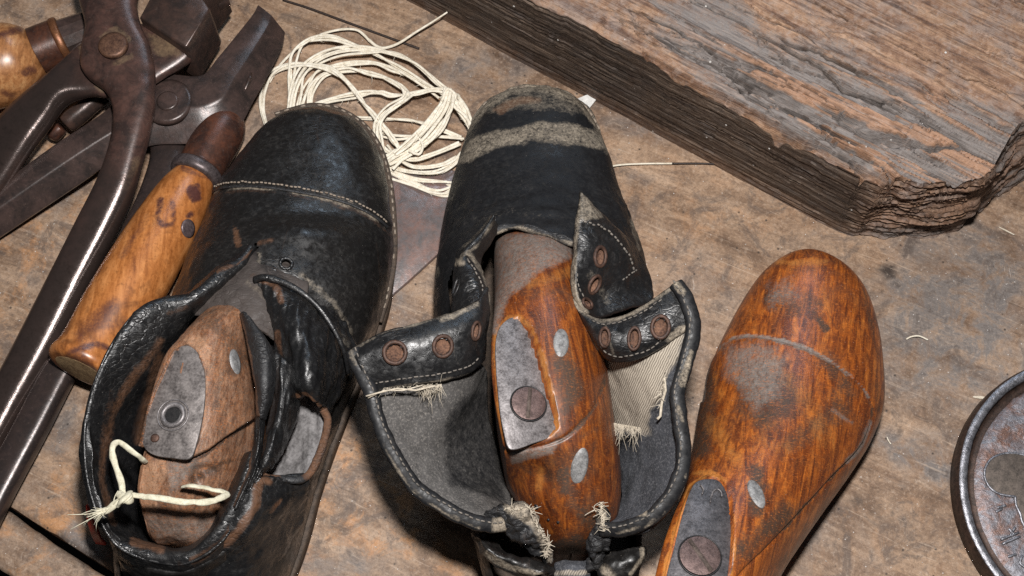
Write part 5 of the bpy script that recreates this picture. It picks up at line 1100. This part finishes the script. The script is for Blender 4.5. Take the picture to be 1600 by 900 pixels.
awl = thing('awl', 'awl with orange wooden handle beside the torn black shoe', 'awl', P(240, 400))
a, b = P(126, 580, 3.5), P(362, 178, 1.6); L = np.linalg.norm(b - a)
k = L / 17.5
pr = smooth_prof([(0, 1.50), (.1, 1.86), (.45, 1.98), (.9, 1.86), (1.5, 1.80), (4.0, 1.92), (7.0, 1.90), (10, 1.72), (11.8, 1.48), (12.7, 1.22), (13.0, 1.1)], 90)
hw = lathe(a, b, [(t * k, r) for t, r in pr], 56)
add('handle', hw, awl_wood, awl, [('area', [(295, 290), (312, 285), (314, 310), (300, 318), (290, 300)], 4, 2, 1.0), ('line', [(252, 312), (245, 340), (255, 352), (270, 350), (272, 330), (268, 315)], 4.5, 2, .9), ('line', [(285, 262), (310, 275), (340, 280)], 4, 2, .6), ('line', [(293, 338), (298, 334)], 4, 2, .9),
     ('line', [(130, 520), (175, 480)], 16, 2, .60), ('line', [(190, 400), (230, 340)], 7, 2, .45), ('line', [(150, 500), (210, 510)], 14, 2, .42), ('line', [(108, 552), (150, 536), (172, 545)], 5, 2, .8), ('area', [(92, 560), (130, 545), (165, 590), (140, 615), (100, 600)], 4, 2, .55)], 211, 5)
d = unit(b - a)
mesh('end_hollow', lathe(a + d * .0, a - d * .3, [(-.02, 1.60), (.01, 1.36), (.02, .05)], 40), plain('end grain', (.16, .09, .04), (.52, .36, .19), .7, scale=1.6), awl)
mesh('ferrule', lathe(a, b, [(t * k, r) for t, r in smooth_prof([(12.9, 1.15), (13.0, 1.38), (13.35, 1.40), (13.5, 1.30), (13.75, 1.32), (15.5, 1.38), (16.6, 1.28), (17.2, 1.0), (17.5, .55), (17.55, .2)], 60)], 44), ferr_m, awl)
mesh('collar_ring', lathe(a, b, [(t * k, r) for t, r in smooth_prof([(12.7, 1.2), (12.75, 1.40), (12.95, 1.52), (13.3, 1.50), (13.45, 1.36)], 20)], 44), plain('collar', (.05, .04, .04), (.15, .12, .12), .4, .5), awl)
mesh('blade', tube(np.array([P(360, 182, 1.6), P(371, 166, 2.0), P(381, 144, 2.4), P(390, 124, 2.7), P(393, 114, 2.7)]), [.2, .19, .17, .13, .06], 10), steel_m, awl)
sh = Surf(*hw); p, nn = sh.hit(294, 357); mesh('rivet', disc(p, nn, .52, .05, 30, .4, .03), plain('pewter', (.07, .05, .055), (.20, .15, .15), .4, .5), awl)

tool = thing('hammer', 'bulbous blond wooden tool handle with brown ferrule in the upper left corner', 'tool', P(20, 110))
a, b = P(-90, 140, 2.45), P(135, 48, 2.75); L = np.linalg.norm(b - a)
hx = lambda px, py: float(np.dot(P(px, py, 2.5) - a, unit(b - a)))
t0 = hx(58, 80)
hd = lathe(a, b, smooth_prof([(0, 1.6), (.1, 1.9), (t0 - 3.4, 2.28), (t0 - 2.2, 2.40), (t0 - 1.1, 2.25), (t0 - .35, 1.75), (t0, 1.30), (t0 + .05, 1.1)], 70), 56)
add('handle', hd, ham_wood, tool, [('line', [(0, 55), (30, 46)], 5, 2, .9), ('line', [(40, 115), (50, 108)], 6, 2, .8), ('line', [(5, 145), (20, 150)], 6, 2, .5)], 221, 4)
mesh('ferrule', lathe(a, b, [(t0 - .05, 1.28), (t0, 1.42), (t0 + 1.3, 1.40), (t0 + 1.36, 1.32), (t0 + 1.42, 1.10)], 44), ferr_m, tool, sharp=40)
mesh('ferrule_band', lathe(a, b, smooth_prof([(t0 + 1.3, 1.2), (t0 + 1.36, 1.42), (t0 + 1.55, 1.46), (t0 + 1.75, 1.40), (t0 + 1.8, 1.1)], 16), 44), plain('copper band', (.12, .05, .025), (.26, .11, .05), .4, .5), tool)
mesh('shank', lathe(a, b, [(t0 + 1.7, 1.2), (t0 + 1.75, 1.22), (L + 1.2, 1.05), (L + 1.25, .9)], 12), steel_r, tool, smooth=False)

# knife blade under the shoes
kb = [P(x, y, .30) for x, y in [(545, 262), (640, 268), (735, 262), (722, 350), (700, 381), (660, 420), (604, 468), (575, 490), (548, 470), (540, 380)]]
knife = mesh('knife_blade', slab(crom(np.array(kb), 10), (0, 0, 1), .24, .10), steel('rusty blade', .80, rust=(.20, .105, .080), dark=(.085, .072, .070), bare=(.36, .35, .36)), label='flat rusty steel blade lying between the two black shoes', cat='blade', base=P(640, 380), sharp=30)

# twine
TW = [[(418, 200, .2), (411, 170, .25), (414, 140, .3), (426, 115, .4), (455, 102, .6), (485, 101, .7), (520, 111, .9), (543, 128, .9), (560, 150, .8), (580, 175, .8), (598, 198, .9), (615, 218, .9), (630, 238, .7)],
      [(455, 185, .3), (457, 150, .4), (455, 120, .6), (460, 88, .8), (475, 70, .9), (495, 60, 1.0), (520, 58, 1.0), (550, 68, .9), (590, 87, .8), (628, 106, .9), (662, 127, 1.0), (690, 146, 1.1)],
      [(420, 130, .2), (436, 104, .25), (465, 76, .4), (500, 55, .5), (530, 47, .5), (555, 46, .5), (568, 54, .45), (578, 64, .35)],
      [(457, 178, .5), (462, 142, .6), (474, 112, .7), (498, 92, .8), (530, 80, .9), (570, 77, 1.0), (610, 84, 1.0), (650, 102, 1.1), (690, 136, 1.1), (708, 148, 1.1)],
      [(468, 168, .3), (478, 140, .4), (500, 115, .5), (540, 101, .6), (580, 98, .7), (612, 106, .7), (640, 120, .8), (682, 146, .9)],
      [(484, 172, .3), (488, 142, .4), (508, 120, .5), (540, 112, .6), (580, 115, .6), (612, 126, .8), (632, 140, 1.0), (634, 152, 1.1), (612, 166, 1.0), (597, 180, 1.0), (589, 200, .9), (592, 225, .8), (600, 246, .7)],
      [(600, 250, .9), (594, 222, 1.1), (594, 198, 1.2), (602, 182, 1.2), (618, 168, 1.2), (634, 156, 1.2), (640, 145, 1.1)],
      [(480, 172, .5), (510, 160, .6), (555, 148, .7), (590, 144, .8), (612, 152, .8), (650, 148, 1.0), (676, 143, 1.1), (700, 142, 1.2)],
      [(706, 143, 1.4), (697, 170, 1.3), (682, 195, 1.2), (662, 219, 1.1), (640, 235, 1.0), (620, 246, .9), (602, 258, .8)],
      [(706, 146, 1.2), (716, 166, 1.2), (730, 186, 1.1), (742, 205, 1.0), (748, 220, .8)],
      [(545, 184, .3), (600, 187, .4), (640, 189, .5), (668, 195, .5), (700, 206, .5), (725, 216, .5)], [(578, 205, .4), (620, 213, .5), (660, 214, .5), (720, 216, .5)], [(600, 236, .5), (640, 250, .7), (680, 241, .7), (720, 225, .6)],
      [(603, 256, .4), (640, 269, .5), (680, 271, .6), (706, 260, .6), (724, 240, .5)], [(606, 270, .3), (650, 290, .4), (690, 302, .4), (716, 296, .3)], [(605, 264, .3), (650, 281, .35), (705, 288, .35)], [(618, 242, 1.1), (642, 222, 1.3), (664, 200, 1.3), (692, 164, 1.3)],
      [(600, 228, .6), (625, 250, .6), (650, 262, .6), (690, 258, .6), (716, 246, .5)], [(690, 158, 1.4), (700, 138, 1.5), (712, 150, 1.4), (700, 160, 1.3), (688, 152, 1.2)], [(640, 235, 1.3), (655, 240, 1.3), (662, 228, 1.3), (655, 215, 1.2)]]
parts = []
for k, s in enumerate(TW):
    reps = {3: 5, 8: 7, 9: 7, 1: 3, 2: 1, 5: 3, 6: 2, 13: 3, 14: 5, 15: 4, 16: 3, 7: 3, 4: 3, 0: 3, 10: 2, 11: 2, 12: 2, 17: 2}.get(k, 1)
    for r_ in range(reps):
        j = rng.normal(0, 1, (len(s), 3)) * np.array([2.2, 2.2, .10]) * (0.25 if r_ == 0 else 1.0) + np.array([r_ * 3.2 - reps * 1.4, r_ * 2.0 - reps * .9, 0]) * (reps > 1)
        A = crom(np.array([P(q[0] + d_[0], q[1] + d_[1], max(.12, q[2] + d_[2])) for q, d_ in zip(s, j)]), 90)
        parts.append(tube(A, (.084 if k not in (8, 9) else .105) * (1 + .5 * (fbm(A * 1.2, 3, k + 40 * r_) - .5)), 8, .6))
w1 = crom(pts3([(576, 62, .35), (588, 72, .2), (600, 75, .25), (622, 68, .5), (650, 50, .8), (676, 34, 1.0), (699, 19, 1.2)]), 60)
parts.append(tube(w1, np.linspace(.11, .055, 60), 7))
allp = np.vstack([pq[0][::40] for pq in parts]); parts.append(fibres(allp, 260, .28, .014, 23, None, .8, .1))
mesh('twine_hank', join(parts), twine_m, label='tangled hank of cream twine behind the toes of the two shoes', cat='twine', base=P(570, 180))
mesh('bristle', tube(crom(pts3([(442, 0, .12), (480, 12, .12), (540, 34, .15), (600, 56, .12), (655, 76, .1)]), 50), .075, 7), plain('dark bristle', (.02, .014, .012), (.045, .03, .025), .6), label='long thin dark bristle lying on the bench above the twine', cat='bristle', base=P(550, 38))
th_ = thing('waxed_thread', 'straight white thread with dark waxed end running right from the boot toe', 'thread', P(1080, 258))
mesh('white_end', tube(crom(pts3([(930, 268, .3), (960, 259, .3), (1000, 256, .25), (1050, 255.5, .2)]), 40), .058, 7), twine_m, th_)
mesh('dark_end', tube(crom(pts3([(1050, 255.5, .2), (1100, 255.5, .16), (1150, 259, .14), (1200, 265, .12), (1235, 272, .1)]), 40), np.linspace(.06, .04, 40), 7), plain('waxed', (.02, .015, .013), (.05, .035, .03), .5), th_)
sc_ = np.array([P(893, 158, .25), P(914, 149, .30), P(943, 139, .35), P(936, 150, .25), P(921, 169, .20), P(905, 166, .2)])
mesh('paper_scrap', slab(sc_, (0, 0, 1), .035, .01), plain('paper', (.50, .49, .47), (.78, .77, .74), .8), label='small torn white paper scrap beside the boot toe', cat='paper scrap', base=P(925, 150), smooth=False)

# iron lid, lower right
lid = thing('iron_lid', 'round grey cast iron lid with raised rim, cut off by the right edge', 'lid', P(1705, 752))
ZR = 1.25
e0 = P(1496, 748, ZR); 
# circle through three rim points
q = [P(1600, 578, ZR)[:2], P(1497, 745, ZR)[:2], P(1552, 900, ZR)[:2]]
Am = 2 * np.array([q[1] - q[0], q[2] - q[0]]); bm = np.array([q[1] @ q[1] - q[0] @ q[0], q[2] @ q[2] - q[0] @ q[0]])
ctr = np.linalg.solve(Am, bm); RL = np.linalg.norm(q[0] - ctr)
a_, b_ = np.array([ctr[0], ctr[1], 0]), np.array([ctr[0], ctr[1], 3.0])
lid.location = Vector(a_) * CM
def lathe_open(a, prof, n=160, wob=0, seed=0):
    V = np.array([[a[0] + r * math.cos(2*math.pi*i/n), a[1] + r * math.sin(2*math.pi*i/n), z] for r, z in prof for i in range(n)])
    if wob: V += ((np.stack([fbm(V * 1.3, 3, seed + k) for k in range(3)], 1) - .5) * wob)
    return V, grid_faces(len(prof), n, True)
w_ = .50
V_, F_ = lathe_open(a_, [(.01, .02), (RL - .35, .02), (RL + .10, .2), (RL + .08, .8), (RL + .02, ZR - .12), (RL - .06, ZR)], wob=.05, seed=1); mesh('side_wall', fix(V_, F_), iron_d, lid)
V_, F_ = lathe_open(a_, [(RL - .05, ZR), (RL - .10, ZR + .06), (RL - w_ + .1, ZR + .05), (RL - w_, ZR - .05), (RL - w_ - .03, ZR - .15)], wob=.06, seed=3); mesh('rim', fix(V_, F_[::1]), iron_m, lid)
V_, F_ = lathe_open(a_, [(RL - w_ - .02, ZR - .05), (RL - w_ - .05, ZR - .40), (RL - w_ - .15, ZR - .62), (RL - w_ - .36, ZR - .66), (RL - w_ - .52, ZR - .58)], wob=.06, seed=5); mesh('groove', (V_, [f[::-1] for f in F_]), iron_d, lid)
rp_ = RL - w_ - .46; prof = [(rp_, ZR - .66), (rp_ - .22, ZR - .52), (rp_ - .5, ZR - .46)] + [(r, ZR - .46) for r in np.linspace(rp_ - .6, .02, 50)]
V_, F_ = lathe_open(a_, prof, 260, wob=.10, seed=7)
mesh('plate', (V_, F_), iron_r, lid)
zt_ = ZR - .43
kh = crom(np.array([P(x, y, zt_) for x, y in [(1640, 735), (1612, 716), (1590, 709), (1568, 709), (1549, 717), (1539, 733), (1540, 750), (1550, 765), (1566, 773), (1586, 776)]]), 60)
kh2 = crom(np.array([P(x, y, zt_) for x, y in [(1586, 776), (1588, 790), (1594, 803), (1597, 815), (1606, 830)]]), 30)
mesh('cast_outline', join([tube(kh, .07, 8), tube(kh2, .08, 8)]), iron_m, lid)
inset = np.vstack([kh, kh2, [P(1650, 830, zt_), P(1660, 740, zt_)]]); inset[:, 2] = zt_ + .03
mesh('cast_panel', slab(inset, (0, 0, 1), .12, .03), plain('brown cast panel', (.055, .045, .038), (.15, .12, .10), .6, .4, 3), lid)
strokes = [[(1566, 795), (1556, 800)], [(1572, 790), (1558, 793)], [(1564, 843), (1592, 832)], [(1566, 850), (1594, 838)], [(1576, 826), (1586, 836)], [(1586, 824), (1578, 838)], [(1598, 868), (1594, 880), (1606, 888)], [(1575, 870), (1588, 866)]]
mesh('cast_marks', join([tube(crom(np.array([P(x, y, zt_ + .02) for x, y in s]), 8), .07, 8, .7) for s in strokes]), iron_m, lid)

# chips and lint on the bench
chip_m = plain('pale chip', (.45, .38, .28), (.72, .66, .56), .8)
def chip(px, py, L, w, ang, label, cat='wood chip', mat=None, z=.03, name='wood_chip'):
    c = P(px, py); d = np.array([math.cos(ang), math.sin(ang), 0]); q = np.array([-d[1], d[0], 0])
    V = [c - d*L*.5 + q*w*.2 + [0, 0, z], c - d*L*.1 + q*w*.5 + [0, 0, z+.05], c + d*L*.5 + q*w*.15 + [0, 0, z+.10], c + d*L*.45 - q*w*.3 + [0, 0, z+.08], c - q*w*.5 + [0, 0, z+.04], c - d*L*.45 - q*w*.25 + [0, 0, z]]
    mesh(name, slab(np.array(V) + np.array([0, 0, .06]), (0, 0, 1), .06, .02), mat or chip_m, label=label, cat=cat, smooth=False, base=c)
chip(1532, 622, .9, .18, -.12, 'pale wood sliver on the bench touching the iron lid rim')
chip(1572, 362, 1.0, .08, -.6, 'thin pale sliver on the bench just below the wooden block corner')
mesh('lint', tube(crom(pts3([(1416, 530, .1), (1424, 526, .2), (1436, 525, .25), (1450, 531, .1)]), 20), .05, 6), twine_m, label='curved white lint thread on the grey bench right of the varnished last', cat='lint', base=P(1433, 528))
mesh('lint', tube(crom(pts3([(1386, 683, .1), (1388, 688, .15), (1392, 694, .1)]), 12), .035, 6), twine_m, label='tiny pale lint bit on the bench beside the varnished last', cat='lint', base=P(1388, 688))
dust = []
g_ = np.random.default_rng(5)
for k in range(260):
    x, y = g_.uniform(0, 1600), g_.uniform(0, 900)
    c = P(x, y); a0 = g_.uniform(0, 6.3); L = g_.uniform(.03, .16)
    if (np.array([c[0], c[1], 0]) - O) @ n_b < .3: continue
    dust.append(tube(np.array([c + [0, 0, .03], c + [L*.5*math.cos(a0), L*.5*math.sin(a0), .045], c + [L*math.cos(a0 + .4), L*math.sin(a0 + .4), .03]]), [.012, .02, .012], 5))
mesh('dust_flecks', join(dust), plain('dust fleck', (.35, .32, .28), (.75, .72, .68), .9), kind='stuff', base=(0, 0, 0), label='pale dust flecks and fibres scattered over the bench boards', cat='dust')
